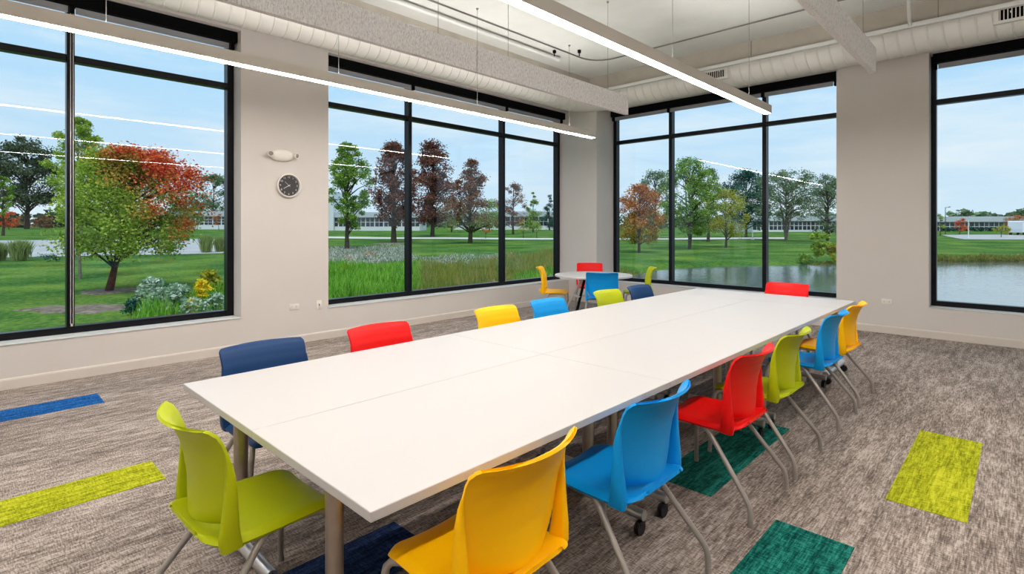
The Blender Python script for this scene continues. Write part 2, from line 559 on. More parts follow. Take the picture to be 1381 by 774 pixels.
# roller shades: black cassette, fabric hem and brackets
def shade(axis, rng_, label, chain=None, splits=()):
    a, b = rng_
    c = (a + b) / 2
    root = empty('roller_shade', (XF + .10, c, ZH - .13) if axis == 0 else (c, YF - .10, ZH - .13))
    tag(root, label, 'roller shade', 'roller shades over the windows')
    def bx(mb, u0, u1, d0, d1, z0, z1, bev=0.0):
        if axis == 0: mb.box(-d1, -d0, u0 - c, u1 - c, z0, z1, bev, 1)
        else: mb.box(u0 - c, u1 - c, d0, d1, z0, z1, bev, 1)
    g = 0.035
    m = MB(); bx(m, a + g, b - .012, -.055, .075, 0.0, .126, .004); m.build('cassette', M['shadebox'], root)
    cuts = [a + g + .02] + list(splits) + [b - .05]
    for i in range(len(cuts) - 1):
        m = MB(); bx(m, cuts[i] + .03, cuts[i + 1] - .03, .03, .034, -.055, .01); bx(m, cuts[i] + .03, cuts[i + 1] - .03, .024, .04, -.07, -.05, .004)
        m.build('hem_bar', M['hem'], root)
    for u in [a + g + .02] + list(splits) + [b - .045]:
        m = MB(); bx(m, u - .02, u + .02, .0, .06, -.075, .01, .003); m.build('bracket', M['shadebox'], root)
    if chain is not None:
        m = MB(); z1 = .02; z0 = -(ZH - .13 - 0.53)
        d = .02
        pts = []
        for k in range(13):
            th = PI + PI * k / 12
            pts.append((-d if axis == 0 else chain - c + .010 * math.cos(th), (chain - c) + .010 * math.cos(th) if axis == 0 else d, z0 + .010 * math.sin(th)))
        pts = [(pts[0][0], pts[0][1], z1)] + pts + [(pts[-1][0], pts[-1][1], z1)]
        m.tube(pts, .0035, 6)
        m.tube([(-d if axis == 0 else chain - c, chain - c if axis == 0 else d, z0 - .03), (-d if axis == 0 else chain - c, chain - c if axis == 0 else d, z0 - .005)], .010, 8)
        m.build('bead_chain', M['bead'], root)
    return root


shade(0, W1, 'black roller shade cassette above the maple window', chain=0.816, splits=(0.816,))
shade(0, W2, 'black roller shade cassette above the window left of the corner', splits=(4.99, 7.10))
shade(1, W3, 'black roller shade cassette above the window right of the corner', splits=(-4.833, -3.14))
shade(1, W4, 'black roller shade cassette above the window over open pond', splits=(0.72,))

# ------------------------------------------------------------------ duct, pipes, conduit
def ring_sweep(mb, path, n, rfun):
    vs = []; fs = []
    for i, (p, t) in enumerate(path):
        p = Vector(p); t = Vector(t).normalized()
        a = Vector((0, 0, 1)); b_ = t.cross(a)
        for k in range(n + 1):
            th = 2 * PI * k / n
            vs.append(p + (a * math.cos(th) + b_ * math.sin(th)) * rfun(i) + t * (pitch * k / n))
    W = n + 1
    for i in range(len(path) - 1):
        for k in range(n):
            fs.append((i * W + k, i * W + k + 1, (i + 1) * W + k + 1, (i + 1) * W + k))
    mb.add(vs, fs)


DR = 0.235; DZ = 4.025; DX, DY = -6.44, 8.80 - 0.0
root = empty('spiral_duct', (DX, DY, DZ - DR))
tag(root, 'cream painted spiral duct turning the corner above the windows', 'duct')
O = Vector((DX, DY, DZ - DR))
path = []
L_ = []
y = YN + .02
pitch = 0.155
def seg(p0, p1, t):
    p0 = Vector(p0); p1 = Vector(p1); ln = (p1 - p0).length
    k = int(ln / pitch)
    for i in range(k):
        base = p0 + (p1 - p0) * (i / k)
        d = (p1 - p0).normalized()
        for dd, rr in ((0.0, DR), (pitch * .86, DR), (pitch * .90, DR + .007), (pitch * .96, DR + .007)):
            path.append((base + d * dd, t, rr))
RB = 0.50
seg((DX, YN + .02, DZ), (DX, DY - RB, DZ), (0, 1, 0))
for k in range(9):
    th = (PI / 2) * k / 8
    path.append((Vector((DX + RB - RB * math.cos(th), DY - RB + RB * math.sin(th), DZ)), (math.sin(th), math.cos(th), 0), DR + (.004 if k % 2 else 0)))
seg((DX + RB, DY, DZ), (XE - .2, DY, DZ), (1, 0, 0))
mb = MB()
rads = [q[2] for q in path]
ring_sweep(mb, [(q[0] - O, q[1]) for q in path], 40, lambda i: rads[i])
mb.build('duct_tube', M['duct'], root, angle=25)


def grille(x0, x1, z0, z1):
    g = MB(); yq = DY - DR - .024
    # framed plate standing off the round duct
    g.box(x0, x1, yq, DY - DR * .72, z0, z0 + .035, .003, 1); g.box(x0, x1, yq, DY - DR * .72, z1 - .035, z1, .003, 1)
    g.box(x0, x0 + .05, yq, DY - DR * .72, z0 + .034, z1 - .034, .003, 1); g.box(x1 - .05, x1, yq, DY - DR * .72, z0 + .034, z1 - .034, .003, 1)
    g.v = [(p[0] - O.x, p[1] - O.y, p[2] - O.z) for p in g.v]
    go = g.build('vent_grille', M['duct'], root)
    d = MB().box(x0 + .045, x1 - .045, DY - DR - .006, DY - DR - .001, z0 + .03, z1 - .03)
    d.v = [(p[0] - O.x, p[1] - O.y, p[2] - O.z) for p in d.v]
    d.build('vent_opening', M['shadebox'], go, smooth=False)
    n = 15
    s = MB()
    for k in range(n):
        x = x0 + .06 + (x1 - x0 - .12) * k / (n - 1)
        s.box(x - .0045, x + .0045, yq + .003, yq + .012, z0 + .03, z1 - .03)
    s.v = [(p[0] - O.x, p[1] - O.y, p[2] - O.z) for p in s.v]
    s.build('vent_slats', M['duct'], go, smooth=False)


grille(-4.02, -3.42, 3.885, 4.07)
grille(-0.27, 0.33, 3.905, 4.10)

m = MB().box(-6.0, XE - .02, 8.42, 8.48, 4.045, 4.10, .006, 2)
tag(m.build('ceiling_rail', M['rail']), 'pale square rail running in front of the duct on the right wall', 'rail')
m = MB().tube([(-5.66, YN + .02, 4.325), (-5.66, 7.05, 4.325)], .033, 12)
m.tube([(-5.66, 7.0, 4.325), (-5.66, 7.05, 4.325)], .04, 12)
for yy in (-1.5, 0.9, 3.3, 5.2, 6.5): m.tube([(-5.66, yy, 4.33), (-5.66, yy, ZC - .004)], .005, 6)
tag(m.build('sprinkler_pipe', M['rail']), 'pale pipe under the ceiling along the left wall', 'pipe')
m = MB().tube([(-1.45, 7.80, 4.325), (XE - .02, 7.80, 4.325)], .030, 12)
for xx in (-1.3, 0.3, 2.0): m.tube([(xx, 7.80, 4.33), (xx, 7.80, ZC - .004)], .005, 6)
m.tube([(-1.0, 7.80, 4.325), (-1.0, 7.86, 4.31), (-1.05, 8.36, 4.10), (-1.05, 8.425, 4.075)], .022, 10)
tag(m.build('sprinkler_pipe', M['rail']), 'pale pipe with a slanting branch above the right wall windows', 'pipe')
cpts = [(-5.42, YN + .02, 4.366), (-5.42, 7.35, 4.366)]
for k in range(1, 9):
    th = (PI / 2) * k / 8
    cpts.append((-5.02 - .40 * math.cos(th), 7.35 + .40 * math.sin(th), 4.366))
cpts.append((XE - .02, 7.75, 4.366))
tag(MB().tube(cpts, .011, 8).build('ceiling_conduit', M['conduit']), 'thin dark conduit curving round the ceiling corner', 'conduit')
for xx, yy, lab in ((-5.22, 7.02, 'small dark bracket on the ceiling next to the corner column'), (-5.52, 6.75, 'tiny dark box at the end of the left ceiling pipe')):
    m = MB().box(-.022, .022, -.022, .022, -.05, 0, .004, 1).tube([(0, 0, -.10), (0, 0, -.04)], .008, 8)
    tag(m.build('ceiling_bracket', M['shadebox'], loc=(xx, yy, ZC)), lab, 'bracket')


# ------------------------------------------------------------------ pendant lights and baffles
LY1 = 7.39; LZ = 2.985
def pendant(x, y0, y1, label):
    ln = y1 - y0
    root = empty('linear_pendant', (x, (y0 + y1) / 2, LZ))
    tag(root, label, 'pendant light', 'linear pendant lights')
    h = ln / 2
    m = MB()
    m.box(-.05, -.042, -h, h, 0.004, .108); m.box(.042, .05, -h, h, 0.004, .108)
    m.box(-.042, .042, -h, -h + .01, .004, .108); m.box(-.042, .042, h - .01, h, .004, .108)
    m.box(-.042, .042, -h + .01, h - .01, .05, .06)
    m.build('housing', M['fixture'], root, smooth=False)
    MB().box(-.0418, .0418, -h + .0102, h - .0102, .0, .016, .004, 1).build('diffuser', M['lens'], root)
    MB().box(-.0415, .0415, -h + .0105, h - .0105, .095, .10).build('uplight_lens', M['uplens'], root, smooth=False)
    yy = y1 - .66
    while yy > y0:
        yl = yy - (y0 + y1) / 2
        c = MB().tube([(0, yl, .058), (0, yl, ZC - LZ)], .0028, 6)
        c.tube([(0, yl, ZC - LZ - .02), (0, yl, ZC - LZ)], [.010, .02], 10)
        c.build('hanger_cable', M['cable'], root)
        yy -= 1.97


pendant(-5.20, -2.6, LY1, 'slim glowing pendant bar hanging parallel to the left windows')
pendant(-2.435, -2.6, LY1, 'slim glowing pendant bar hanging above the long table')
pendant(0.33, -2.6, LY1, 'slim glowing pendant bar to the right of the table, seen as the faintest reflection')


def baffle(x, y0, y1, label):
    root = empty('acoustic_baffle', (x, (y0 + y1) / 2, 3.0))
    tag(root, label, 'acoustic baffle', 'felt acoustic baffles')
    h = (y1 - y0) / 2
    m = MB().box(-.025, .025, -h, h, 0, .25, .003, 1)
    m.build('felt_panel', M['felt'], root)
    for t in (-1, 1):
        yl = t * (h - .45) if h > 1 else 0
        c = MB().tube([(0, yl, .23), (0, yl, ZC - 3.0)], .0025, 6)
        c.tube([(0, yl, ZC - 3.0 - .02), (0, yl, ZC - 3.0)], [.010, .018], 10)
        c.build('hanger_cable', M['cable'], root)


baffle(-3.84, 3.495, 6.22, 'long speckled grey felt baffle ending near the corner column')
baffle(-3.84, 0.75, 3.485, 'speckled grey felt baffle at the upper left, nearer than its neighbour')
baffle(-1.07, 3.495, 6.22, 'speckled grey felt baffle hanging in front of the right wall pier')

# ------------------------------------------------------------------ wall fittings
# clock
root = empty('wall_clock', (XL, 2.945, 2.03)); root.rotation_euler = (0, 0, PI / 2)
# local frame after rotation: local -y faces the room (+x), local x runs along +y of the room
tag(root, 'round wall clock with charcoal face and white rim', 'clock')
RX = Matrix.Rotation(PI / 2, 4, 'X')     # lathe axis z -> -y
MB().lathe([(.150, 0), (.154, .012), (.154, .032), (.147, .040), (.138, .040), (.134, .030), (.134, .012), (.0, .012)], 48, RX, cap=False).build('rim', M['whitepl'], root)
MB().lathe([(.133, .010), (.133, .0165)], 48, RX).build('clock_face', M['clockface'], root)
nums = MB()
dg = bpy.context.evaluated_depsgraph_get()
for k in range(1, 13):
    cu = bpy.data.curves.new('numeral_curve', 'FONT'); cu.body = str(k); cu.size = .034; cu.align_x = 'CENTER'; cu.align_y = 'CENTER'; cu.extrude = .0008
    to = bpy.data.objects.new('numeral_text', cu); COL.objects.link(to)
    dg.update(); me = bpy.data.meshes.new_from_object(to.evaluated_get(bpy.context.evaluated_depsgraph_get()))
    th = PI / 2 - k * PI / 6
    nums.add([(p.co.x + .107 * math.cos(th), -.0178 - p.co.z, p.co.y + .107 * math.sin(th)) for p in me.vertices], [tuple(f.vertices) for f in me.polygons])
    bpy.data.objects.remove(to); bpy.data.curves.remove(cu); bpy.data.meshes.remove(me)
for k in range(60):
    th = k * PI / 30
    if k % 5: nums.box(-.0008, .0008, -.0178, -.0165, .124, .130, mtx=Matrix.Rotation(th, 4, 'Y'))
nums.build('numerals', M['numeral'], root, smooth=False)
def hand(ang, ln, wd, yy):
    m = MB().box(-wd, wd, yy - .0012, yy, -.022, ln, .0003, 1, mtx=Matrix.Rotation(ang, 4, 'Y'))
    return m.build('clock_hand', M['numeral'], root)
hand(math.radians(-121), .078, .0032, -.020)
hand(math.radians(-48), .070, .0016, -.0222)
MB().lathe([(.006, .0165), (.006, .025)], 16, RX).build('hub', M['numeral'], root)

# emergency light
root = empty('emergency_light', (XL, 2.862, 2.405)); root.rotation_euler = (0, 0, PI / 2)
tag(root, 'white oval twin head emergency light above the clock', 'emergency light')
secs = []
for t in range(13):
    s = -1 + 2 * t / 12
    hz = .074 * math.sqrt(max(0.03, 1 - (abs(s)) ** 2.4)); dep = .055 * (0.55 + .45 * math.sqrt(max(0, 1 - s * s)))
    secs.append([(s * .150, -dep * max(0, math.sin(PI * q / 10)) ** .5 - 0.0, hz * math.cos(PI * q / 10)) for q in range(11)])
MB().loft(secs).build('body', M['whitepl'], root)
for sx in (-1, 1):
    mt = Matrix.Translation((sx * .150, -.035, .006)) @ Matrix.Rotation(sx * .35, 4, 'Z') @ RX
    hd = MB().lathe([(.012, -.01), (.034, .0), (.039, .03), (.037, .048), (.030, .050), (.026, .040), (0, .040)], 24, mt, cap=False).build('lamp_head', M['whitepl'], root)
    MB().lathe([(.026, .041), (.016, .049), (.004, .051)], 20, mt).build('lens', M['lens_dark'], hd)


def outlet(name, loc, rz, w_, h_, label, kind):
    root = empty(name, loc, rz)
    tag(root, label, 'outlet' if kind == 'outlet' else 'switch')
    MB().box(-w_ / 2, w_ / 2, -.008, 0, -h_ / 2, h_ / 2, .003, 2).build('cover_plate', M['whitepl'], root)
    if kind == 'outlet':
        for sx in (-1, 1):
            s = MB().box(sx * w_ * .23 - .018, sx * w_ * .23 + .018, -.011, -.006, -.016, .016, .005, 2).build('socket', M['whitepl'], root)
            k = MB()
            for dx in (-.006, .006): k.box(sx * w_ * .23 + dx - .0014, sx * w_ * .23 + dx + .0014, -.0115, -.0105, -.002, .009)
            k.tube([(sx * w_ * .23, -.0105, -.009), (sx * w_ * .23, -.0115, -.009)], .0026, 8)
            k.build('slots', M['rubber'], s, smooth=False)
    else:
        s = MB().box(-.017, .017, -.012, -.006, -.034, .034, .003, 2).build('socket', M['whitepl'], root)
        k = MB()
        k.box(-.006, .006, -.0125, -.0115, -.012, .012)
        k.build('jack', M['rubber'], s, smooth=False)


outlet('wall_outlet', (XL, 3.02, .478), PI / 2, .125, .075, 'white wall outlet below the clock, the wider of the two plates', 'outlet')
outlet('wall_jack', (XL, 3.355, .468), PI / 2, .075, .118, 'white upright wall plate beside the outlet near the window', 'jack')
outlet('wall_outlet', (-1.407, YR, .45), 0, .125, .075, 'white wall outlet on the pier between the pond windows', 'outlet')

# ------------------------------------------------------------------ coloured carpet planks
def plank(x0, y0, y1, m, label):
    o = MB().box(-.1725, .1725, -(y1 - y0) / 2, (y1 - y0) / 2, 0, .004).build('carpet_tile', M[m], loc=(x0 + .1725, (y0 + y1) / 2, 0.0), smooth=False)
    tag(o, label, 'carpet tile', 'coloured carpet planks set in the floor')
plank(-.555, 3.55, 4.93, 'c_lime', 'lime green carpet plank lying alone on the open floor at right')
plank(-.918, 1.53, 2.91, 'c_teal', 'teal carpet plank cut off by the bottom edge of the picture')
plank(-1.605, 2.91, 4.29, 'c_teal', 'dark teal carpet plank under the red chair')
plank(-2.315, .17, 1.545, 'c_navy', 'navy carpet plank under the near end of the long table')
plank(-6.03, -.50, .885, 'c_blue', 'bright blue carpet plank near the left wall')
plank(-4.04, -.51, .87, 'c_lime', 'lime green carpet plank on the floor at far left')

# ------------------------------------------------------------------ tables
TZ = 0.74
def table(cx, cy, ln, wd, axis, label):
    """axis 'y': long side along y; columns stand near the two ends"""
    root = empty('flip_top_table', (cx, cy, 0), 0 if axis == 'y' else PI / 2)
    tag(root, label, 'table', 'white tables pushed together into one long table')
    g = .0007
    MB().box(-wd / 2 + g, wd / 2 - g, -ln / 2 + g, ln / 2 - g, TZ - .030, TZ, .003, 2).build('tabletop', M['table'], root, smooth=False)
    for s in (-1, 1):
        y = s * (ln / 2 - .115)
        m = MB().tube([(0, y, .10), (0, y, TZ - .05)], .030, 20)
        lg = m.build('leg_column', M['steel'], root)
        MB().box(-.30, .30, y - .025, y + .025, TZ - .052, TZ - .0305, .004, 1).build('top_bracket', M['shadebox'], lg)
        ft = MB().tube([(-.335, y, .095), (.335, y, .095)], .026, 16).build('foot', M['silver'], root)
        for sx in (-1, 1):
            c = MB()
            x = sx * .315
            c.tube([(x, y, .052), (x, y, .085)], .010, 8)
            c.tube([(x - .013, y - .012, .034), (x - .004, y - .012, .034)], .034, 18)
            c.tube([(x + .004, y - .012, .034), (x + .013, y - .012, .034)], .034, 18)
            c.box(x - .017, x + .017, y - .03, y + .018, .048, .066, .006, 2)
            c.build('caster', M['rubber'], ft)
    MB().tube([(0, -ln / 2 + .13, TZ - .075), (0, ln / 2 - .13, TZ - .075)], .018, 12).build('stretcher', M['shadebox'], root)


TX0, TXC, TX1 = -2.950, -2.085, -1.257
Y0, Y1, Y2, Y3, Y4 = 0.766, 2.440, 4.095, 5.745, 6.43
LAB = {('l', 0): 'white table section at the near left corner of the long table', ('l', 1): 'white table section in the middle of the left row',
       ('l', 2): 'white table section at the far end of the left row', ('r', 0): 'white table section at the near right corner with the sharp front corner',
       ('r', 1): 'white table section in the middle of the right row', ('r', 2): 'white table section at the far end of the right row'}
for i, (ya, yb) in enumerate(((Y0, Y1), (Y1, Y2), (Y2, Y3))):
    for s, xa, xb in (('l', TX0, TXC), ('r', TXC, TX1)):
        table((xa + xb) / 2, (ya + yb) / 2, yb - ya, xb - xa, 'y', LAB[(s, i)])
table((TX0 + TX1) / 2, (Y3 + Y4) / 2, TX1 - TX0, Y4 - Y3, 'x', 'white table section set crosswise at the far end of the long table')

# round table in the corner
RT = Vector((-5.02, 7.13, 0))
root = empty('round_table', RT, YAW + .25)
tag(root, 'small round white table in the window corner', 'table')
MB().lathe([(.60, .706), (.618, .709), (.622, .722), (.618, .735), (.61, .738), (0.0, .738)], 64, cap=False).lathe([(0.0, .706), (.60, .706)], 64, cap=False).build('tabletop', M['table'], root)
MB().box(-.30, .30, -.04, .04, .684, .706, .004, 1).box(-.04, .04, -.3, .3, .684, .706, .004, 1).build('top_bracket', M['shadebox'], root)
for s in (-1, 1):
    for t in (-1, 1):
        dk = (t == -1)
        p0 = (s * .16, t * .03, .69); p1 = (s * .42, t * .27, .075)
        lg = MB().tube([p0, p1], .021, 14).build('leg', M['shadebox'] if dk else M['rail'], root)
        if dk: lg['label'] = 'black slanting leg'
        c = MB().tube([(p1[0], p1[1], .06), (p1[0], p1[1], .085)], .024, 10)
        c.tube([(p1[0] - .015, p1[1], .034), (p1[0] + .015, p1[1], .034)], .034, 16)
        c.box(p1[0] - .019, p1[0] + .019, p1[1] - .02, p1[1] + .02, .046, .066, .005, 1)
        c.build('caster', M['rubber'], lg)
MB().tube([(-.29, 0, .40), (.29, 0, .40)], .016, 12).box(-.305, -.275, -.16, .16, .385, .415, .004, 1).box(.275, .305, -.16, .16, .385, .415, .004, 1).build('cross_bar', M['rail'], root)


# ------------------------------------------------------------------ chairs
def sheet(P, nu, nv, th):
    """closed thick sheet from a surface P(u,v), u,v in 0..1; th along the surface normal (negative side)"""
    pts = [[Vector(P(i / nu, j / nv)) for i in range(nu + 1)] for j in range(nv + 1)]
    nor = []
    for j in range(nv + 1):
        row = []
        for i in range(nu + 1):
            a = pts[j][min(i + 1, nu)] - pts[j][max(i - 1, 0)]
            b = pts[min(j + 1, nv)][i] - pts[max(j - 1, 0)][i]
            n = a.cross(b)
            row.append(n.normalized() if n.length > 1e-9 else Vector((0, 0, 1)))
        nor.append(row)
    vs = [pts[j][i] for j in range(nv + 1) for i in range(nu + 1)]
    k = len(vs)
    vs += [pts[j][i] - nor[j][i] * th for j in range(nv + 1) for i in range(nu + 1)]
    W = nu + 1
    fs = []
    for j in range(nv):
        for i in range(nu):
            a, b, c, d = j * W + i, j * W + i + 1, (j + 1) * W + i + 1, (j + 1) * W + i
            fs.append((a, b, c, d)); fs.append((k + d, k + c, k + b, k + a))
    for i in range(nu):
        fs.append((i + 1, i, k + i, k + i + 1)); q = nv * W
        fs.append((q + i, q + i + 1, k + q + i + 1, k + q + i))
    for j in range(nv):
        fs.append((j * W, (j + 1) * W, k + (j + 1) * W, k + j * W))
        q = nu
        fs.append(((j + 1) * W + q, j * W + q, k + j * W + q, k + (j + 1) * W + q))
    return vs, fs


def lerp_tab(tab, x):
    if x <= tab[0][0]: return tab[0][1]
    for (x0, y0), (x1, y1) in zip(tab, tab[1:]):
        if x <= x1:
            t = (x - x0) / (x1 - x0); t = t * t * (3 - 2 * t) * .5 + t * .5
            return y0 + (y1 - y0) * t
    return tab[-1][1]


ZB0, ZB1 = .468, .828
YT = [(.468, -.196), (.52, -.192), (.58, -.190), (.65, -.198), (.72, -.214), (.77, -.233), (.80, -.250), (.818, -.270), (.830, -.290)]
WT = [(.468, .205), (.52, .212), (.60, .222), (.70, .232), (.78, .236), (.836, .238)]


def back_P(u, v):
    v = .5 - .5 * math.cos(PI * v)
    z = ZB0 + (ZB1 - ZB0) * v
    s = 2 * u - 1
    s = math.sin(s * PI / 2) * .35 + s * .65
    w = lerp_tab(WT, z)
    r = .13
    if z < ZB0 + r: w = w - .085 + .085 * math.sqrt(max(0, 1 - ((ZB0 + r - z) / r) ** 2))
    r2 = .026
    if z > ZB1 - r2: w = w - r2 + r2 * math.sqrt(max(0, 1 - ((z - ZB1 + r2) / r2) ** 2))
    x = s * w
    y = lerp_tab(YT, z) + .058 * (abs(s) ** 2.2) - .012
    zz = z + .006 * (s * s) * max(0, (z - .7) / .13)
    return (x, y, zz)


def seat_P(u, v):
    s = 2 * u - 1
    s = math.sin(s * PI / 2) * .35 + s * .65
    v = .5 - .5 * math.cos(PI * v)
    y = -.232 + .462 * v
    w = .236 - .016 * max(0, y) / .23
    r = .11
    yr = -.232 + r
    if y < yr: w = w - r * .72 + r * .72 * math.sqrt(max(0, 1 - ((yr - y) / r) ** 2))
    r2 = .04
    if y > .23 - r2: w = w - r2 + r2 * math.sqrt(max(0, 1 - ((y - .23 + r2) / r2) ** 2))
    x = s * w
    z = .450 - .014 * (1 - s * s)
    if y > .16: z -= .014 * ((y - .16) / .07) ** 2
    if y < -.11: z += .036 * min(1.0, ((-.11 - y) / .12)) ** 1.7 * (1 - .3 * s * s)
    z -= .020 * max(0, (abs(s) - .86) / .14) ** 1.6
    return (x, y, z)


def strut_section(cx, cy, cz, hx, hy, tilt):
    out = []
    n = 12
    for k in range(n):
        th = 2 * PI * k / n
        ex = abs(math.cos(th)) ** .55 * math.copysign(1, math.cos(th)); ey = abs(math.sin(th)) ** .55 * math.copysign(1, math.sin(th))
        out.append((cx + ex * hx, cy + ey * hy, cz + tilt * ey * hy))
    return out


mesh_cache = {}
def chair_meshes():
    d = {}
    m = MB().add(*sheet(seat_P, 28, 34, .015)); d['seat'] = m
    m = MB().add(*sheet(back_P, 28, 40, .011)); d['backrest'] = m
    for sx, nm in ((-1, 'sl'), (1, 'sr')):
        S = [(.210, -.135, .409, .011, .026, .1), (.218, -.150, .415, .018, .036, .05), (.222, -.158, .440, .020, .036, 0), (.226, -.161, .49, .019, .030, 0),
             (.229, -.160, .55, .016, .024, 0), (.230, -.159, .61, .013, .020, 0), (.2305, -.160, .66, .010, .016, 0), (.231, -.165, .71, .007, .010, 0), (.232, -.174, .745, .003, .005, 0)]
        m = MB().loft([strut_section(sx * a, b, c, hx, hy, t) for a, b, c, hx, hy, t in S])
        d[nm] = m
    return d


CM = chair_meshes()


def leg_pts(sx, rear):
    if rear:
        p = [(sx * .190, .02, .417), (sx * .205, -.035, .410), (sx * .214, -.065, .385), (sx * .266, -.268, .132), (sx * .272, -.285, .105), (sx * .275, -.293, .075), (sx * .276, -.297, .012)]
    else:
        p = [(sx * .190, .06, .417), (sx * .200, .165, .413), (sx * .212, .195, .405), (sx * .220, .212, .385), (sx * .225, .216, .355), (sx * .258, .232, .012)]
    return p


def make_chair(color):
    r = empty('stacking_chair')
    if color not in mesh_cache:
        mc = {k: CM[k].mesh({'sl': 'back_strut', 'sr': 'back_strut'}.get(k, k), CH[color], True, 50) for k in CM}
        if 'legs' not in mesh_cache:
            L = {}
            for sx in (-1, 1):
                for rear in (0, 1):
                    p = leg_pts(sx, rear)
                    L[(sx, rear)] = (MB().tube(p, .0132, 12).mesh('leg', M['leg']),
                                     MB().tube([(p[-1][0], p[-1][1], 0.0), (p[-1][0], p[-1][1], .022)], [.0150, .0145], 12).mesh('glide', M['leg']))
            fr = MB()
            for sx in (-1, 1): fr.tube([(sx * .190, .065, .417), (sx * .190, .015, .417)], .0115, 10)
            fr.tube([(-.19, .04, .417), (.19, .04, .417)], .011, 10); fr.tube([(-.203, -.03, .412), (.203, -.03, .412)], .010, 10)
            L['frame'] = fr.mesh('seat_frame', M['leg'])
            mesh_cache['legs'] = L
        mesh_cache[color] = mc
    def part(nm, me, par):
        o = bpy.data.objects.new(nm, me); COL.objects.link(o); o.parent = par; return o
    mc = mesh_cache[color]; L = mesh_cache['legs']
    part('seat', mc['seat'], r); part('backrest', mc['backrest'], r)
    part('back_strut', mc['sl'], r); part('back_strut', mc['sr'], r)
    part('seat_frame', L['frame'], r)
    for sx in (-1, 1):
        for rear in (0, 1):
            a, b = L[(sx, rear)]
            lg = part('leg', a, r); part('glide', b, lg)
    return r


protos = {}
def copy_tree(o, parent=None):
    c = o.copy(); COL.objects.link(c)
    if parent is not None: c.parent = parent
    for ch in list(o.children): copy_tree(ch, c)
    return c


def chair(color, x, y, heading, label, group):
    """heading: angle of the sitter's facing direction, 0 = +y"""
    if color not in protos:
        protos[color] = o = make_chair(color)
    else:
        o = copy_tree(protos[color])
    o.location = (x, y, 0); o.rotation_euler = (0, 0, heading)
    tag(o, label, 'chair', group)
    return o


GR = 'plastic chairs along the right side of the long table'
GL = 'plastic chairs along the left side of the long table'
XR = -1.285
for col, y, dx, rot, lab in (
        ('yellow', 1.205, -.02, .02, 'large yellow plastic chair nearest the camera at the table corner'),
        ('blue', 1.995, -.005, .0, 'sky blue plastic chair between the near yellow chair and the red one'),
        ('red', 3.03, .0, .0, 'red plastic chair standing on the dark teal carpet plank'),
        ('lime', 3.745, .0, .0, 'lime green plastic chair right behind the red chair'),
        ('blue', 4.775, .0, .0, 'sky blue plastic chair in front of the far yellow chair'),
        ('yellow', 5.46, .0, .0, 'yellow plastic chair at the far right corner of the table')):
    chair(col, XR + dx, y, PI / 2 + rot, lab, GR)
for col, y, lab in (
        ('navy', 1.225, 'navy plastic chair across the table at the near left'),
        ('red', 1.985, 'red plastic chair beside the navy one on the window side'),
        ('yellow', 3.09, 'yellow plastic chair on the window side between red and blue'),
        ('blue', 3.755, 'sky blue plastic chair on the window side of the table'),
        ('lime', 4.72, 'lime plastic chair on the window side in front of the round table'),
        ('navy', 5.36, 'navy plastic chair at the far end of the window side')):
    chair(col, -2.935, y, -PI / 2, lab, GL)
chair('lime', -2.15, .79, .03, 'lime green plastic chair alone at the near end of the table', 'plastic chairs at the ends of the long table')
chair('red', -2.02, 6.585, PI, 'red plastic chair alone at the far end of the long table', 'plastic chairs at the ends of the long table')
GC = 'plastic chairs around the round corner table'
def rchair(col, x, y, fx, fy, lab):
    chair(col, x, y, math.atan2(-fx, fy), lab, GC)
U = Vector((-.574, .819)); Rv = Vector((.819, .574))
rchair('blue', -4.60, 6.74, -.60, .80, 'blue plastic chair with its back to us at the round table')
rchair('yellow', -5.665, 6.91, .83, .56, 'yellow plastic chair seen from the side left of the round table')
rchair('red', -5.68, 7.95, .58, -.81, 'red plastic chair behind the round table against the corner column')
rchair('lime', -4.64, 7.87, -.80, -.60, 'lime plastic chair seen from the side right of the round table')

# ================================================================== OUTDOORS
GZ = -0.9
WZ = -1.12
def at_z(px, py, z):
    r = ray(px, py); t = (z - EYE) / r[2]
    return (r[0] * t, r[1] * t)


pond = [at_z(1600, 352, WZ), at_z(1381, 353.5, WZ), at_z(1258, 354, WZ), at_z(1128, 357, WZ), at_z(1000, 358, WZ), at_z(905, 362, WZ), at_z(862, 369, WZ), at_z(838, 379, WZ)]
pond += [(-13.5, 17.5), (-9.0, 14.0), (0, 13.0), (20, 13.0), (60, 12)]
PA = np.array(pond)


def pond_sd(x, y):
    """signed distance to the pond outline, negative inside (vectorised)"""
    x = np.asarray(x, float); y = np.asarray(y, float)
    d = np.full(x.shape, 1e9); inside = np.zeros(x.shape, bool)
    n = len(PA)
    for i in range(n):
        ax, ay = PA[i]; bx, by = PA[(i + 1) % n]
        ex, ey = bx - ax, by - ay
        t = np.clip(((x - ax) * ex + (y - ay) * ey) / (ex * ex + ey * ey), 0, 1)
        d = np.minimum(d, np.hypot(x - ax - t * ex, y - ay - t * ey))
        cond = ((ay > y) != (by > y))
        with np.errstate(divide='ignore', invalid='ignore'):
            xi = (bx - ax) * (y - ay) / (by - ay) + ax
        inside ^= cond & (x < xi)
    return np.where(inside, -d, d)


def ground_z(x, y):
    x = np.asarray(x, float); y = np.asarray(y, float)
    r = np.hypot(x, y)
    t = np.clip((r - 40) / 130, 0, 1); t = t * t * (3 - 2 * t)
    z = GZ + 1.45 * t + np.clip((r - 170) / 400, 0, 1) * 2.0
    z = z + .05 * np.sin(x * .21) * np.cos(y * .17)
    k = np.clip((1.4 - pond_sd(x, y)) / 2.6, 0, 1)
    return z * (1 - k) + (-1.7) * k


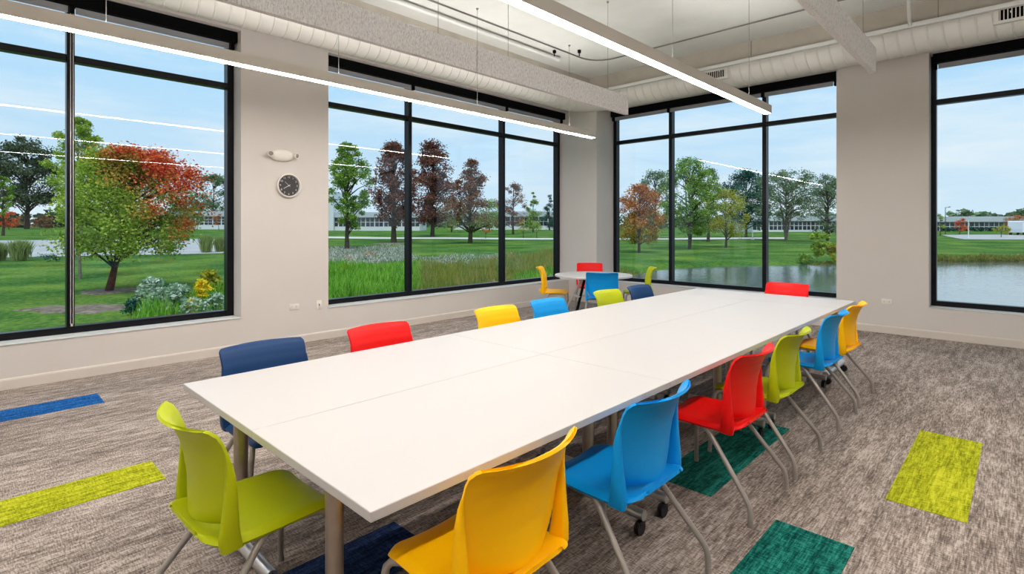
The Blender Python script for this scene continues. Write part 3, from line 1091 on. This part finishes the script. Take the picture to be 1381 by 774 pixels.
def G(px, py):
    """the place on the terrain seen at a pixel"""
    r = ray(px, py)
    ts = np.concatenate([np.arange(11, 80, .05), np.arange(80, 420, .25)])
    xs, ys = r[0] * ts, r[1] * ts
    zs = EYE + r[2] * ts
    g = ground_z(xs, ys)
    hit = np.nonzero(zs <= g)[0]
    i = hit[0] if len(hit) else len(ts) - 1
    return float(xs[i]), float(ys[i]), float(g[i]), float(ts[i])


# terrain: polar grid
na, nr = 230, 150
a0, a1 = math.radians(52), math.radians(210)
rs = np.concatenate([np.geomspace(9.6, 60, 100), np.geomspace(62, 600, 50)])
an = np.linspace(a0 - .35, a1, na)
RR, AA = np.meshgrid(rs, an, indexing='ij')
XX, YY = RR * np.cos(AA), RR * np.sin(AA)
ZZ = ground_z(XX, YY)
vs = np.stack([XX, YY, ZZ], -1).reshape(-1, 3)
# keep the terrain outside of the building
fs = []
for i in range(len(rs) - 1):
    for j in range(na - 1):
        a = i * na + j
        q = [a, a + 1, a + na + 1, a + na]
        if any(vs[t][0] > XO - .06 and vs[t][1] < YO for t in q): continue
        fs.append(tuple(q))
me = bpy.data.meshes.new('lawn'); me.from_pydata(vs.tolist(), [], fs); me.materials.append(M['lawn'])
me.polygons.foreach_set('use_smooth', [True] * len(me.polygons)); me.update()
lawn_o = bpy.data.objects.new('lawn', me); COL.objects.link(lawn_o); struct(lawn_o, 'green lawn rolling away outside the windows', 'lawn')
# strip of lawn close to the building
vs = []; fs = []
bx = [(XO - .06, -12), (XO - .06, YO), (XE + 8, YO)]
outer = [(-9.7, -12), (-9.7, 13.2), (XE + 8, 13.2)]
vs = [(x, y, GZ + .02) for x, y in bx] + [(x, y, GZ + .02) for x, y in outer]
me = bpy.data.meshes.new('lawn_edge'); me.from_pydata(vs, [], [(0, 1, 4, 3), (1, 2, 5, 4)]); me.materials.append(M['lawn'])
o = bpy.data.objects.new('lawn_edge', me); COL.objects.link(o); struct(o, 'strip of lawn along the building', 'lawn')

pm = bpy.data.meshes.new('pond'); pm.from_pydata([(x, y, WZ) for x, y in pond], [], [tuple(range(len(pond)))]); pm.materials.append(M['water'])
o = bpy.data.objects.new('pond', pm); COL.objects.link(o); struct(o, 'calm grey blue pond outside the right windows', 'pond')


def drape(name, poly_px, material, label, cat, lift=.04, n=26):
    """a patch laid on the terrain, bounded by four picture rays"""
    P = [G(*q) for q in poly_px]
    vs = []; fs = []
    for i in range(n + 1):
        for j in range(n + 1):
            u, v = i / n, j / n
            x = (P[0][0] * (1 - u) + P[1][0] * u) * (1 - v) + (P[3][0] * (1 - u) + P[2][0] * u) * v
            y = (P[0][1] * (1 - u) + P[1][1] * u) * (1 - v) + (P[3][1] * (1 - u) + P[2][1] * u) * v
            vs.append([x, y, 0])
    A = np.array(vs); A[:, 2] = ground_z(A[:, 0], A[:, 1]) + lift
    for i in range(n):
        for j in range(n):
            a = i * (n + 1) + j
            fs.append((a, a + 1, a + n + 2, a + n + 1))
    me = bpy.data.meshes.new(name); me.from_pydata(A.tolist(), [], fs); me.materials.append(material); me.update()
    o = bpy.data.objects.new(name, me); COL.objects.link(o); struct(o, label, cat)
    return o


drape('car_park', [(-120, 351), (300, 342), (330, 322), (-120, 325)], M['asphalt'], 'pale asphalt car park beyond the maple', 'car park')
drape('car_park', [(1300, 323), (1500, 323), (1500, 317), (1270, 317)], M['asphalt'], 'pale asphalt car park before the far office', 'car park')
drape('footpath', [(430, 321.6), (770, 323.4), (770, 321.4), (430, 319.2)], M['path'], 'thin pale footpath crossing the lawn on the left', 'footpath', lift=.06)
drape('footpath', [(770, 323.6), (1060, 322.8), (1060, 320.6), (770, 321.6)], M['path'], 'thin pale footpath crossing the lawn behind the pond', 'footpath', lift=.06)
def blob(name, px, py, rx, ry, rot, material, label, cat, lift=.035):
    """an irregular rounded patch lying on the terrain; rx, ry in metres"""
    x0, y0, z0, t = G(px, py)
    n = 40; rings = 7
    vs = [(x0, y0)]
    for r in range(1, rings + 1):
        for k in range(n):
            th = 2 * PI * k / n
            q = r / rings * (1 + .13 * math.sin(3 * th + px) + .09 * math.sin(7 * th + py) + .05 * math.sin(13 * th))
            ex, ey = rx * q * math.cos(th), ry * q * math.sin(th)
            vs.append((x0 + ex * math.cos(rot) - ey * math.sin(rot), y0 + ex * math.sin(rot) + ey * math.cos(rot)))
    A = np.array(vs); edge = np.zeros(len(vs)); edge[-n:] = .06
    V = np.stack([A[:, 0], A[:, 1], ground_z(A[:, 0], A[:, 1]) + lift - edge], 1)
    fs = [(0, 1 + k, 1 + (k + 1) % n) for k in range(n)]
    for r in range(rings - 1):
        for k in range(n):
            a_ = 1 + r * n + k; b_ = 1 + r * n + (k + 1) % n
            fs.append((a_, a_ + n, b_ + n, b_))
    me = bpy.data.meshes.new(name); me.from_pydata(V.tolist(), [], fs); me.materials.append(material); me.update()
    o = bpy.data.objects.new(name, me); COL.objects.link(o); struct(o, label, cat)


blob('mulch_bed', 105, 417, 1.45, .85, YAW, M['mulch'], 'bare mulch patch in the lawn below the maple', 'mulch bed')
blob('mulch_ring', 150, 393, .95, 1.1, YAW, M['mulch'], 'mulch ring at the foot of the maple', 'mulch bed')
blob('mulch_ring', 531, 328, 2.4, 3.0, YAW, M['mulch'], 'dark mulch ring around the maroon tree', 'mulch bed')
drape('earth_bank', [(1255, 354.5), (1420, 354.5), (1420, 350), (1255, 349.5)], M['bank'], 'brown earth bank at the far edge of the pond', 'bank')


# ------------------------------------------------------------------ vegetation
def leaves(centres, sig, n, size, flat=0.6):
    """n small leaf quads scattered round cluster centres"""
    centres = np.asarray(centres, float); sig = np.asarray(sig, float)
    idx = rng.integers(0, len(centres), n)
    d = rng.normal(size=(n, 3)); d /= np.linalg.norm(d, axis=1, keepdims=True)
    rad = rng.random(n) ** (1 / 1.7) * (1 + .35 * (rng.random(n) < .2))
    s = sig[idx]
    if s.ndim == 1: s = np.stack([s, s, s * .75], 1)
    c = centres[idx] + d * rad[:, None] * s
    a = rng.normal(size=(n, 3)); a[:, 2] *= flat; a /= np.linalg.norm(a, axis=1, keepdims=True)
    b = rng.normal(size=(n, 3)); b -= (b * a).sum(1, keepdims=True) * a; b /= np.linalg.norm(b, axis=1, keepdims=True)
    sz = size * (.6 + .8 * rng.random(n))[:, None]
    a *= sz; b *= sz * .62
    v = np.stack([c - a, c + b * .9 - a * .1, c + a, c - b * .9 - a * .1], 1).reshape(-1, 3)
    return v


def quad_mesh(name, v, material):
    n = len(v) // 4
    me = bpy.data.meshes.new(name)
    me.vertices.add(len(v)); me.vertices.foreach_set('co', v.astype(np.float32).ravel())
    me.loops.add(n * 4); me.loops.foreach_set('vertex_index', np.arange(n * 4, dtype=np.int32))
    me.polygons.add(n); me.polygons.foreach_set('loop_start', np.arange(n, dtype=np.int32) * 4)
    me.update(calc_edges=True); me.validate()
    me.materials.append(material)
    return me


def add_mesh(name, me, parent=None, loc=(0, 0, 0)):
    o = bpy.data.objects.new(name, me); COL.objects.link(o); o.location = loc
    if parent is not None: o.parent = parent
    return o


GT = 'trees growing outside the windows'
def tree(px, base, top, wpx, material, label, shape='round', n=4200, crown_lo=.22, airy=1.0, cl=36, leaf=1.0, bark='bark', stems=1, cat='tree', name='tree', lean=0.0, tr=1.0):
    x, y, z, t = G(px, base)
    H = EYE + ray(px, top)[2] * t - z
    Wd = wpx / F_PX * t
    root = empty(name, (x, y, z - .03))
    tag(root, label, cat, GT)
    R = Wd / 2 * 1.12
    cl = int(cl * 1.7)
    zc0 = H * crown_lo
    cs = []; sg = []
    for i in range(cl):
        v = rng.random()
        if shape == 'round': v = v ** .9; w = math.sqrt(max(.05, 1 - (2 * v - .85) ** 2 / 1.4))
        elif shape == 'cone': v = v ** 1.5; w = (1 - v) ** .8 * 1.05 + .04
        elif shape == 'oval': w = math.sin(PI * (v * .86 + .12)) ** .7
        elif shape == 'fan': v = v ** .7; w = .45 + .6 * math.sin(PI * (v * .8 + .1))
        else: w = 1
        th = rng.random() * 2 * PI
        rr = math.sqrt(rng.random()) * w * R * .80
        s = (R * .30) * (.6 + .8 * rng.random()) * airy * (.6 + .4 * w)
        zc = zc0 + (H - zc0) * (.06 + .90 * v)
        zc = min(zc, H - s * .6)
        cs.append((rr * math.cos(th) + CS * lean * min(zc, H * .5), rr * math.sin(th) + SN * lean * min(zc, H * .5), zc)); sg.append(s)
    size = max(.05, .0160 * (H + Wd) * .5) * leaf
    n = int(n * 3.4)
    # trunk with branches that reach the clusters
    m = MB()
    tr0 = max(.05, H * .019) * tr
    for s in range(stems):
        off = 0 if stems == 1 else (s - (stems - 1) / 2) * .12 * H
        tp = []
        for k in range(6):
            q = k / 5
            tp.append((off * q + CS * lean * H * q * .6 + math.sin(k * 1.7 + px) * tr0 * .5 * (1 if k else 0), SN * lean * H * q * .6 + math.cos(k * 2.1 + px) * tr0 * .5 * (1 if k else 0), H * .86 * q))
        m.tube(tp, [tr0 * (1.25 if k == 0 else (1 - .17 * k)) / (1 if stems == 1 else 1.35) for k in range(6)], 8)
    order = sorted(range(cl), key=lambda i: -sg[i])[:max(10, cl // 2)]
    for i in order:
        c = cs[i]; h0 = max(H * .12, c[2] - (.25 + .2 * rng.random()) * H * .5); h0 = min(h0, H * .72)
        mid = (c[0] * .5 + CS * lean * h0 * .3, c[1] * .5 + SN * lean * h0 * .3, h0 + (c[2] - h0) * .62)
        st = (CS * lean * h0 * .7, SN * lean * h0 * .7, h0)
        m.tube([st, mid, c], [tr0 * .38, tr0 * .24, tr0 * .08], 5)
    m.build('trunk', M[bark], root, smooth=True)
    me = quad_mesh('foliage', leaves(cs, sg, n, size), material)
    add_mesh('foliage', me, root)
    return root


def clump(px, base, top, wpx, material, label, n=700, cat='shrub', name='shrub', blades=False, group='shrubs and flowers outside the windows'):
    x, y, z, t = G(px, base)
    H = max(.15, EYE + ray(px, top)[2] * t - z); R = wpx / F_PX * t / 2
    if blades:
        v = blade_field(rng.normal(0, R * .22, n), rng.normal(0, R * .22, n), np.zeros(n), H * (.7 + .35 * rng.random(n)), R * .75, .012 * H + .012)
    else:
        cs = [(R * .7 * math.cos(a) * q, R * .7 * math.sin(a) * q, H * (.25 + .5 * w_)) for a, q, w_ in zip(rng.random(14) * 6.28, rng.random(14), rng.random(14))]
        v = leaves(cs, [max(R * .35, .05)] * 14, n, max(.035, .07 * min(H, R * 2)))
        v[:, 2] = np.clip(v[:, 2], -.02, None)
    o = add_mesh(name, quad_mesh(name, v, material), None, (x, y, z - .02))
    tag(o, label, cat, group)
    return o


def blade_field(x, y, z, h, spread, wd):
    n = len(x)
    th = rng.random(n) * 2 * PI; le = spread * rng.random(n)
    dx, dy = np.cos(th), np.sin(th)
    th2 = rng.random(n) * 2 * PI
    wx, wy = np.cos(th2) * wd, np.sin(th2) * wd
    b = np.stack([x, y, z], 1); t = np.stack([x + dx * le, y + dy * le, z + h], 1); m = np.stack([x + dx * le * .35, y + dy * le * .35, z + h * .62], 1)
    w_ = np.stack([wx, wy, np.zeros(n)], 1)
    return np.stack([b - w_ * .8, m + w_, t, m - w_], 1).reshape(-1, 3)


def field(poly_px, n, hmin, hmax, material, name, label, cat, wd=.012, spread=.25):
    P = np.array([G(*q)[:2] for q in poly_px])
    u = rng.random(n); v = rng.random(n)
    x = (P[0, 0] * (1 - u) + P[1, 0] * u) * (1 - v) + (P[3, 0] * (1 - u) + P[2, 0] * u) * v
    y = (P[0, 1] * (1 - u) + P[1, 1] * u) * (1 - v) + (P[3, 1] * (1 - u) + P[2, 1] * u) * v
    k = pond_sd(x, y) > -.5
    x, y = x[k], y[k]; n = len(x)
    z = ground_z(x, y)
    pat = .75 + .35 * np.sin(x * 1.3 + 1) * np.cos(y * 1.1)
    h = (hmin + (hmax - hmin) * rng.random(n)) * np.clip(pat, .4, 1.2)
    ox, oy = x.mean(), y.mean(); oz = z.min()
    v_ = blade_field(x - ox, y - oy, z - oz, h, spread, wd)
    o = add_mesh(name, quad_mesh(name, v_, material), None, (ox, oy, oz - .02))
    tag(o, label, cat, kind='stuff')
    return o


# --- through the first window
SR = Vector((CS, SN, 0))     # the direction that runs to the right across the view
maple_m = foliage('leaves_maple_turning_red', LGREEN, (tuple(Vector((CS * .60, SN * .60, .45)))[:3], -2.65, RED), nscale=.9)
tree(147, 393, 197, 186, maple_m, 'maple turning red at the top, standing alone near the glass', 'round', 11500, .24, .80, 80, .62, lean=.36, tr=1.15)
tree(108, 376, 152, 84, FM['lgreen'], 'slender light green tree just left of the maple', 'oval', 4200, .30, .62, 52, .62, bark='barkl', stems=2, tr=.55)
tree(36, 309, 184, 88, FM['spruce'], 'dark grey green tree across the car park at far left', 'round', 4200, .24, .8, 50, .9)
tree(4, 318, 236, 34, FM['green'], 'small green tree at the left edge of the view', 'oval', 1400, .3, .9, 18, 1.0)
tree(288, 306, 235, 52, FM['ggreen'], 'blue green tree behind the maple by the window frame', 'round', 2600, .12, .9, 30, 1.0)
tree(250, 305, 250, 50, FM['green'], 'rounded green tree behind the maple crown', 'round', 1800, .12, .9, 26, 1.0)
tree(295, 310, 288, 15, FM['orange'], 'tiny orange sapling before the low office', 'oval', 350, .3, .9, 9, 1.6)
tree(12, 309.5, 285, 26, FM['red'], 'low red shrub tree beyond the car park', 'round', 700, .05, 1, 14, 1.5)
tree(54, 308, 290, 32, FM['oak'], 'low pinkish shrub tree beyond the car park', 'round', 700, .05, 1, 14, 1.5)
clump(27, 352, 323, 34, M['ornam'], 'ornamental grass clump at the car park edge near left', 900, 'ornamental grass', 'ornamental_grass', True)
clump(-1, 352, 326, 26, M['ornam'], 'ornamental grass clump cut by the left edge of the picture', 700, 'ornamental grass', 'ornamental_grass', True)
clump(278, 341, 316, 24, M['ornam'], 'ornamental grass clump right of the maple trunk', 700, 'ornamental grass', 'ornamental_grass', True)
clump(297, 340, 318, 22, M['ornam'], 'ornamental grass clump nearest the first window frame', 700, 'ornamental grass', 'ornamental_grass', True)
clump(66, 353, 341, 28, FM['dgreen'], 'low spreading dark shrub beside the ornamental grass', 500)
for i, (px, b_, t_, w_, mt, n_, lab) in enumerate((
        (215, 424, 380, 62, 'aster', 1700, 'grey green aster bush in front of the maple'),
        (262, 432, 398, 50, 'aster', 1500, 'white flowering aster bush low in the garden bed'),
        (293, 428, 385, 36, 'aster', 1100, 'white flowering aster bush against the window frame'),
        (203, 414, 366, 46, 'aster', 1500, 'tall grey green aster bush at the back left of the garden bed'),
        (236, 427, 370, 44, 'aster', 1500, 'tall grey green aster bush in the middle of the garden bed'),
        (185, 424, 398, 40, 'dgreen', 900, 'dark green bush at the left end of the garden bed'),
        (286, 404, 356, 50, 'ygreen', 1100, 'yellow green bush behind the goldenrod'),
        (240, 417, 388, 40, 'green', 800, 'green bush between the asters'),
        (259, 433, 394, 28, 'gold', 420, 'goldenrod plant in flower, the lower yellow one'),
        (272, 415, 366, 32, 'gold', 420, 'goldenrod plant in flower, the upper yellow one'))):
    clump(px, b_, t_, w_, M[mt] if mt in M else FM[mt], lab, n_)
field([(170, 445), (330, 428), (315, 402), (215, 416)], 2600, .25, .75, M['blade'], 'meadow_grass', 'tall green grass in the garden bed by the first window', 'grass', .010, .2)

# --- through the second window
tree(468, 336, 188, 66, FM['green'], 'tall light green tree at the left of the second window', 'oval', 3600, .16, .72, 56, .85)
tree(531, 327.5, 189, 72, FM['maroon'], 'dark maroon tree in the mulch ring', 'oval', 4400, .14, .85, 50, .85, tr=1.3)
tree(583, 319, 188, 72, FM['maroon'], 'dark maroon tree just right of the first mullion', 'oval', 4600, .10, .9, 50, .85)
tree(634, 328, 209, 90, FM['oakmix'], 'rust red oak with bare lower trunk in the middle of the lawn', 'cone', 3800, .16, .62, 60, .72, tr=1.2)
tree(692, 316, 246, 52, FM['oak'], 'small rust tree behind the second mullion', 'oval', 1300, .10, .8, 24, .9)
tree(660, 312, 268, 50, FM['green'], 'low green tree behind the rust oak', 'round', 1300, .08, .9, 22, 1.1)
tree(609, 313, 262, 46, FM['ggreen'], 'low grey green tree behind the rust oak at left', 'round', 1300, .08, .9, 22, 1.1)
tree(719, 313, 258, 30, FM['green'], 'pointed green tree in the distance by the corner', 'cone', 1100, .05, .9, 22, 1.2)
tree(741, 310.5, 262, 26, FM['dgreen'], 'dark evergreen in the distance by the corner', 'cone', 1100, .05, .95, 22, 1.2)
tree(706, 321, 296, 20, FM['ygreen'], 'young yellow green sapling by the footpath, left of two', 'oval', 320, .35, .8, 10, 1.2)
tree(724, 321, 298, 18, FM['lgreen'], 'young pale sapling by the footpath, right of two', 'oval', 320, .35, .8, 10, 1.2)
tree(655, 322, 300, 14, FM['orange'], 'young orange sapling on the lawn near the rust oak', 'oval', 260, .35, .8, 8, 1.2)
field([(425, 362), (560, 352), (548, 331), (425, 336)], 5200, .12, .42, M['dryscrub'], 'dry_scrub', 'pale dry scrub patch below the tall green tree', 'scrub', .035, .35)
field([(555, 362), (700, 352), (690, 343), (555, 347)], 1600, .1, .34, M['dryscrub'], 'dry_scrub', 'pale dry scrub strip in front of the rust oak', 'scrub', .03, .3)
field([(425, 422), (570, 404), (566, 362), (425, 366)], 9500, .40, .85, M['blade'], 'marsh_grass', 'tall bright marsh grass below the second window', 'grass', .016, .3)
field([(560, 408), (700, 390), (690, 356), (560, 362)], 6500, .4, .85, M['reed'], 'reed_bed', 'brownish reed bed in the middle of the second window', 'reeds', .014, .3)
field([(680, 375), (775, 366), (775, 344), (680, 348)], 4200, .4, .95, M['reed'], 'reed_bed', 'brownish reed bed at the right of the second window', 'reeds', .016, .3)
field([(690, 402), (830, 388), (830, 366), (690, 375)], 4000, .3, .7, M['blade'], 'marsh_grass', 'green marsh grass by the building corner', 'grass', .014, .3)
clump(498, 346, 339, 22, FM['orange'], 'low rust coloured shrub in the dry scrub', 350)

# --- through the third window
tree(862, 341, 247, 76, FM['orangemix'], 'orange brown tree at the left of the third window', 'oval', 3400, .12, .85, 46, .85)
tree(884, 322, 228, 62, FM['ggreen'], 'grey green tree behind the orange one', 'round', 2200, .10, .85, 34, .9)
tree(930, 336, 211, 92, FM['green'], 'tall open green tree beside the thin mullion', 'oval', 3600, .12, .62, 70, .72, stems=2)
tree(955, 326, 224, 60, FM['ggreen'], 'grey green tree just right of the tall open one', 'oval', 2000, .2, .7, 40, .8)
tree(979, 334, 253, 60, FM['ygreen'], 'rounded yellow green tree in front of the dark one', 'round', 2600, .14, .9, 34, .85)
tree(1006, 320.5, 229, 72, FM['dgreen'], 'dark blue green tree behind the thick mullion', 'round', 3400, .14, .9, 40, .9)
tree(1060, 325, 230, 100, FM['ggreen'], 'wide airy tree with forked bare trunk', 'fan', 3200, .26, .55, 76, .66, stems=3, bark='barkl')
tree(1116, 327, 234, 76, FM['ggreen'], 'airy grey tree at the right edge of the third window', 'oval', 2600, .12, .6, 60, .7)
clump(1104, 357, 300, 34, FM['lgreen'], 'tall light green bush on the far pond bank', 1500)
clump(1122, 358, 322, 22, FM['ygreen'], 'yellow green bush on the far pond bank', 900)
clump(1085, 357, 340, 26, FM['green'], 'low green bush on the far pond bank', 700)
field([(835, 379), (1130, 358), (1130, 353), (835, 366)], 4600, .15, .45, M['reed'], 'bank_grass', 'rough grass along the far pond bank', 'grass', .03, .3)
field([(1250, 355), (1420, 354), (1420, 348), (1250, 348)], 3600, .15, .5, M['reed'], 'bank_grass', 'rough grass along the pond bank in the fourth window', 'grass', .03, .3)

# --- through the fourth window
tree(1294, 316, 294, 20, FM['red'], 'small red tree in front of the far office', 'round', 600, .15, .9, 14, 1.3)
tree(1374, 316, 290, 34, FM['orange'], 'orange tree at the right edge of the picture', 'round', 900, .15, .9, 16, 1.3)
tree(1350, 320, 303, 18, FM['ygreen'], 'small yellow green tree in the far car park', 'round', 400, .25, .9, 10, 1.4)
tree(1268, 318, 290, 14, FM['lgreen'], 'pale green sapling beside the fourth window frame', 'oval', 350, .25, .9, 9, 1.4)


# distant woodland: one mass of trees on the horizon
def woodland(px0, px1, top_fn, n, dist, material, label):
    cs = []; sg = []
    for i in range(150):
        px = px0 + (px1 - px0) * rng.random()
        r = ray(px, CY); L = math.hypot(r[0], r[1]); t = dist * (.95 + .1 * rng.random()) / L
        x, y = r[0] * t, r[1] * t
        g = float(ground_z(x, y)); zt = EYE + (CY - top_fn(px)) / F_PX * t
        h = (zt - g) * (.6 + .45 * rng.random())
        for k in range(3):
            cs.append((x, y, g + h * (.2 + .3 * k))); sg.append(h * .24)
    cs = np.array(cs); o = cs.mean(0); o[2] = cs[:, 2].min()
    v = leaves(cs - o, sg, n, dist * .0034)
    ob = add_mesh('woodland', quad_mesh('woodland', v, material), None, tuple(o))
    tag(ob, label, 'woodland', kind='stuff')


woodland(1240, 1480, lambda p: 284 + 2.5 * math.sin(p * .09), 5200, 330, FM['ggreen'], 'line of woods on the horizon beyond the far office')
woodland(430, 780, lambda p: 287 + 3 * math.sin(p * .05), 5200, 330, FM['ggreen'], 'line of woods on the horizon behind the left lawn')
woodland(-60, 330, lambda p: 283 + 4 * math.sin(p * .05), 5600, 320, FM['spruce'], 'line of woods on the horizon behind the car park')
woodland(820, 1140, lambda p: 285 + 3 * math.sin(p * .07), 5000, 330, FM['ggreen'], 'line of woods on the horizon behind the pond')


# ------------------------------------------------------------------ buildings
def office(px0, px1, base, top, dist, label, bays, rows, endwall=None, hedge=False, depth=30):
    r0, r1 = ray(px0, CY), ray(px1, CY)
    a = Vector((r0[0] * dist, r0[1] * dist, 0)); b = Vector((r1[0] * dist, r1[1] * dist, 0))
    c = (a + b) / 2; L = (b - a).length; ang = math.atan2(b.y - a.y, b.x - a.x)
    z0 = EYE - (base - CY) / F_PX * dist; H = (base - top) / F_PX * dist
    root = empty('office_building', (c.x, c.y, z0), ang)
    tag(root, label, 'building')
    gz = float(ground_z(c.x, c.y)) - z0 - .3
    lo = min(gz, -.1)
    # +y local points away from the viewer
    MB().box(-L / 2, L / 2, .12, depth, lo, H * .70).box(-L / 2, L / 2, 0, .13, lo, H * .14).build('wall', M['bwall'], root, smooth=False)
    MB().box(-L / 2 - .6, L / 2 + .6, -.5, depth + .5, H * .68, H, .05, 1).build('roof', M['broof'], root, smooth=False)
    wz0, wz1 = H * .16, H * .66
    for i in range(bays):
        x0 = -L / 2 + L * (i + .06) / bays; x1 = -L / 2 + L * (i + .94) / bays
        w_ = MB().box(x0, x1, .06, .13, wz0, wz1).build('window', M['bglass'], root, smooth=False)
        f = MB()
        for k in range(1, rows): f.box(x0, x1, .0, .07, wz0 + (wz1 - wz0) * k / rows - .06, wz0 + (wz1 - wz0) * k / rows + .06)
        f.box((x0 + x1) / 2 - .06, (x0 + x1) / 2 + .06, .0, .07, wz0, wz1)
        f.build('window_frame', M['bwall'], w_, smooth=False)
    if endwall:
        w0, w1, et = endwall
        MB().box(-L / 2 + L * w0, -L / 2 + L * w1, -1.0, depth * .5, lo, et / F_PX * dist, .05, 1).build('stair_block', M['bwall'], root, smooth=False)
    return root


office(205, 345, 306.5, 285, 185, 'low white office behind the maple crown', 12, 3)
office(432, 566, 309, 286, 150, 'low white office at the left of the second window', 11, 2, endwall=(.0, .145, 51), depth=12)
office(612, 790, 308, 285, 185, 'low white office behind the rust oak', 14, 2, depth=12)
office(1015, 1150, 313.5, 291, 128, 'low office behind the airy forked tree', 12, 2)
office(1215, 1480, 315, 292, 132, 'long low office across the pond in the fourth window', 20, 2)
# clipped hedges in front of the far office
def hedge(px0, px1, py, h, dist, label):
    r0, r1 = ray(px0, CY), ray(px1, CY)
    a = Vector((r0[0] * dist, r0[1] * dist, 0)); b = Vector((r1[0] * dist, r1[1] * dist, 0))
    c = (a + b) / 2; d = b - a
    cs = []; 
    for i in range(60):
        p = a + d * rng.random(); cs.append((p.x - c.x, p.y - c.y, h * (.2 + .5 * rng.random())))
    v = leaves(cs, [h * .42] * 60, 2200, .16)
    o = add_mesh('hedge', quad_mesh('hedge', v, FM['dgreen']), None, (c.x, c.y, float(ground_z(c.x, c.y))))
    tag(o, label, 'hedge')
hedge(1268, 1342, 314, 1.1, 122, 'dark clipped hedge in front of the far office')

# poles and van
def pole(px, base, top, r, m, label, arm=None, name='flagpole'):
    x, y, z, t = G(px, base); H = EYE + ray(px, top)[2] * t - z
    root = empty(name, (x, y, z - .05)); tag(root, label, 'pole')
    MB().tube([(0, 0, 0), (0, 0, H)], [r, r * .7], 10).build('pole', M[m], root)
    MB().lathe([(r * 2.2, 0), (r * 2.2, .12), (r * 1.2, .2)], 12).build('base', M[m], root)
    if arm:
        a = MB(); s = arm
        a.tube([(0, 0, H * .97), (CS * s * .5, SN * s * .5, H * 1.0), (CS * s, SN * s, H * 1.02)], r * .5, 8)
        ar = a.build('arm', M[m], root)
        MB().tube([(CS * s * .72, SN * s * .72, H * 1.0), (CS * s * 1.18, SN * s * 1.18, H * 1.015)], [r * 1.2, r * .8], 8).build('lamp_head', M[m], ar)
    return root


pole(164, 319, 203, .10, 'poledk', 'dark street lamp rising behind the maple', arm=2.6, name='street_lamp')
pole(1306, 321, 296, .07, 'polewh', 'white flagpole in front of the far office')
pole(1015, 323, 310, .10, 'polewh', 'short white post on the lawn behind the pond')
pole(1275, 316, 279, .07, 'poledk', 'dark light mast above the far office roof', arm=.8, name='light_mast')

x, y, z, t = G(1377, 317)
root = empty('parked_van', (x, y, z), YAW + .5)
tag(root, 'white van parked under the orange tree', 'van')
prof = [(-2.4, .45), (-2.45, 1.0), (-2.4, 2.25), (-2.2, 2.4), (1.0, 2.4), (1.25, 2.3), (1.75, 1.45), (2.35, 1.25), (2.45, .9), (2.45, .45)]
MB().loft([[(px_, s * .95, pz_) for px_, pz_ in prof] for s in (-1, 1)]).build('body', M['vehicle'], root, smooth=False)
for s in (-1, 1):
    MB().add([(.2, s * .96, 1.5), (1.6, s * .96, 1.5), (1.2, s * .96, 2.15), (.2, s * .96, 2.15), (.2, s * .94, 1.5), (1.6, s * .94, 1.5), (1.2, s * .94, 2.15), (.2, s * .94, 2.15)],
             [(0, 1, 2, 3), (7, 6, 5, 4), (0, 4, 5, 1), (1, 5, 6, 2), (2, 6, 7, 3), (3, 7, 4, 0)]).build('window', M['bglass'], root, smooth=False)
    for xx in (-1.5, 1.6):
        MB().tube([(xx, s * .78, .36), (xx, s * .98, .36)], .36, 18).build('wheel', M['rubber'], root)

# ------------------------------------------------------------------ sky and added fill sun
wd = bpy.data.worlds.new('overcast_sky'); scene.world = wd; wd.use_nodes = True
nt = wd.node_tree
for n in list(nt.nodes): nt.nodes.remove(n)
out = nt.nodes.new('ShaderNodeOutputWorld'); bg = nt.nodes.new('ShaderNodeBackground')
tc = nt.nodes.new('ShaderNodeTexCoord')
sep = nt.nodes.new('ShaderNodeSeparateXYZ'); nt.links.new(tc.outputs['Generated'], sep.inputs[0])
base_c = ramp(nt, [(0.0, (0.66, 0.82, 0.92)), (0.06, (0.60, 0.78, 0.93)), (0.22, (0.46, 0.72, 0.95)), (0.5, (0.40, 0.68, 0.95))], sep.outputs['Z'])
mp = nt.nodes.new('ShaderNodeMapping'); mp.inputs['Scale'].default_value = (1.0, 1.0, 5.5); mp.inputs['Rotation'].default_value = (.08, .05, 0)
nt.links.new(tc.outputs['Generated'], mp.inputs['Vector'])
cn = noise(nt, mp.outputs['Vector'], 2.4, 6, .58)
cf = nt.nodes.new('ShaderNodeMapRange'); cf.inputs['From Min'].default_value = .44; cf.inputs['From Max'].default_value = .72
nt.links.new(cn, cf.inputs['Value'])
mx = nt.nodes.new('ShaderNodeMixRGB'); mx.inputs['Color2'].default_value = (0.80, 0.89, 0.95, 1)
nt.links.new(cf.outputs[0], mx.inputs['Fac']); nt.links.new(base_c, mx.inputs['Color1'])
nt.links.new(mx.outputs[0], bg.inputs['Color']); bg.inputs['Strength'].default_value = 1.08
nt.links.new(bg.outputs[0], out.inputs[0])

sd = bpy.data.lights.new('fill_sun', 'SUN'); sd.energy = 2.4; sd.angle = math.radians(25); sd.color = (1.0, .95, .88)
so = bpy.data.objects.new('fill_sun', sd); COL.objects.link(so)  # sun lamp added under the overcast sky to brighten lawn and trees
so.rotation_euler = Vector((-.45, .35, -1.0)).to_track_quat('-Z', 'Y').to_euler()
so.location = (10, -10, 30)

# ------------------------------------------------------------------ view
vs_ = scene.view_settings
vs_.view_transform = 'Standard'; vs_.look = 'None'; vs_.gamma = 1.0; vs_.exposure = 0.0
try: vs_.use_curve_mapping = False
except Exception: pass
cy = scene.cycles
cy.max_bounces = 8; cy.diffuse_bounces = 5; cy.glossy_bounces = 4; cy.transparent_max_bounces = 24
cy.sample_clamp_indirect = 8.0
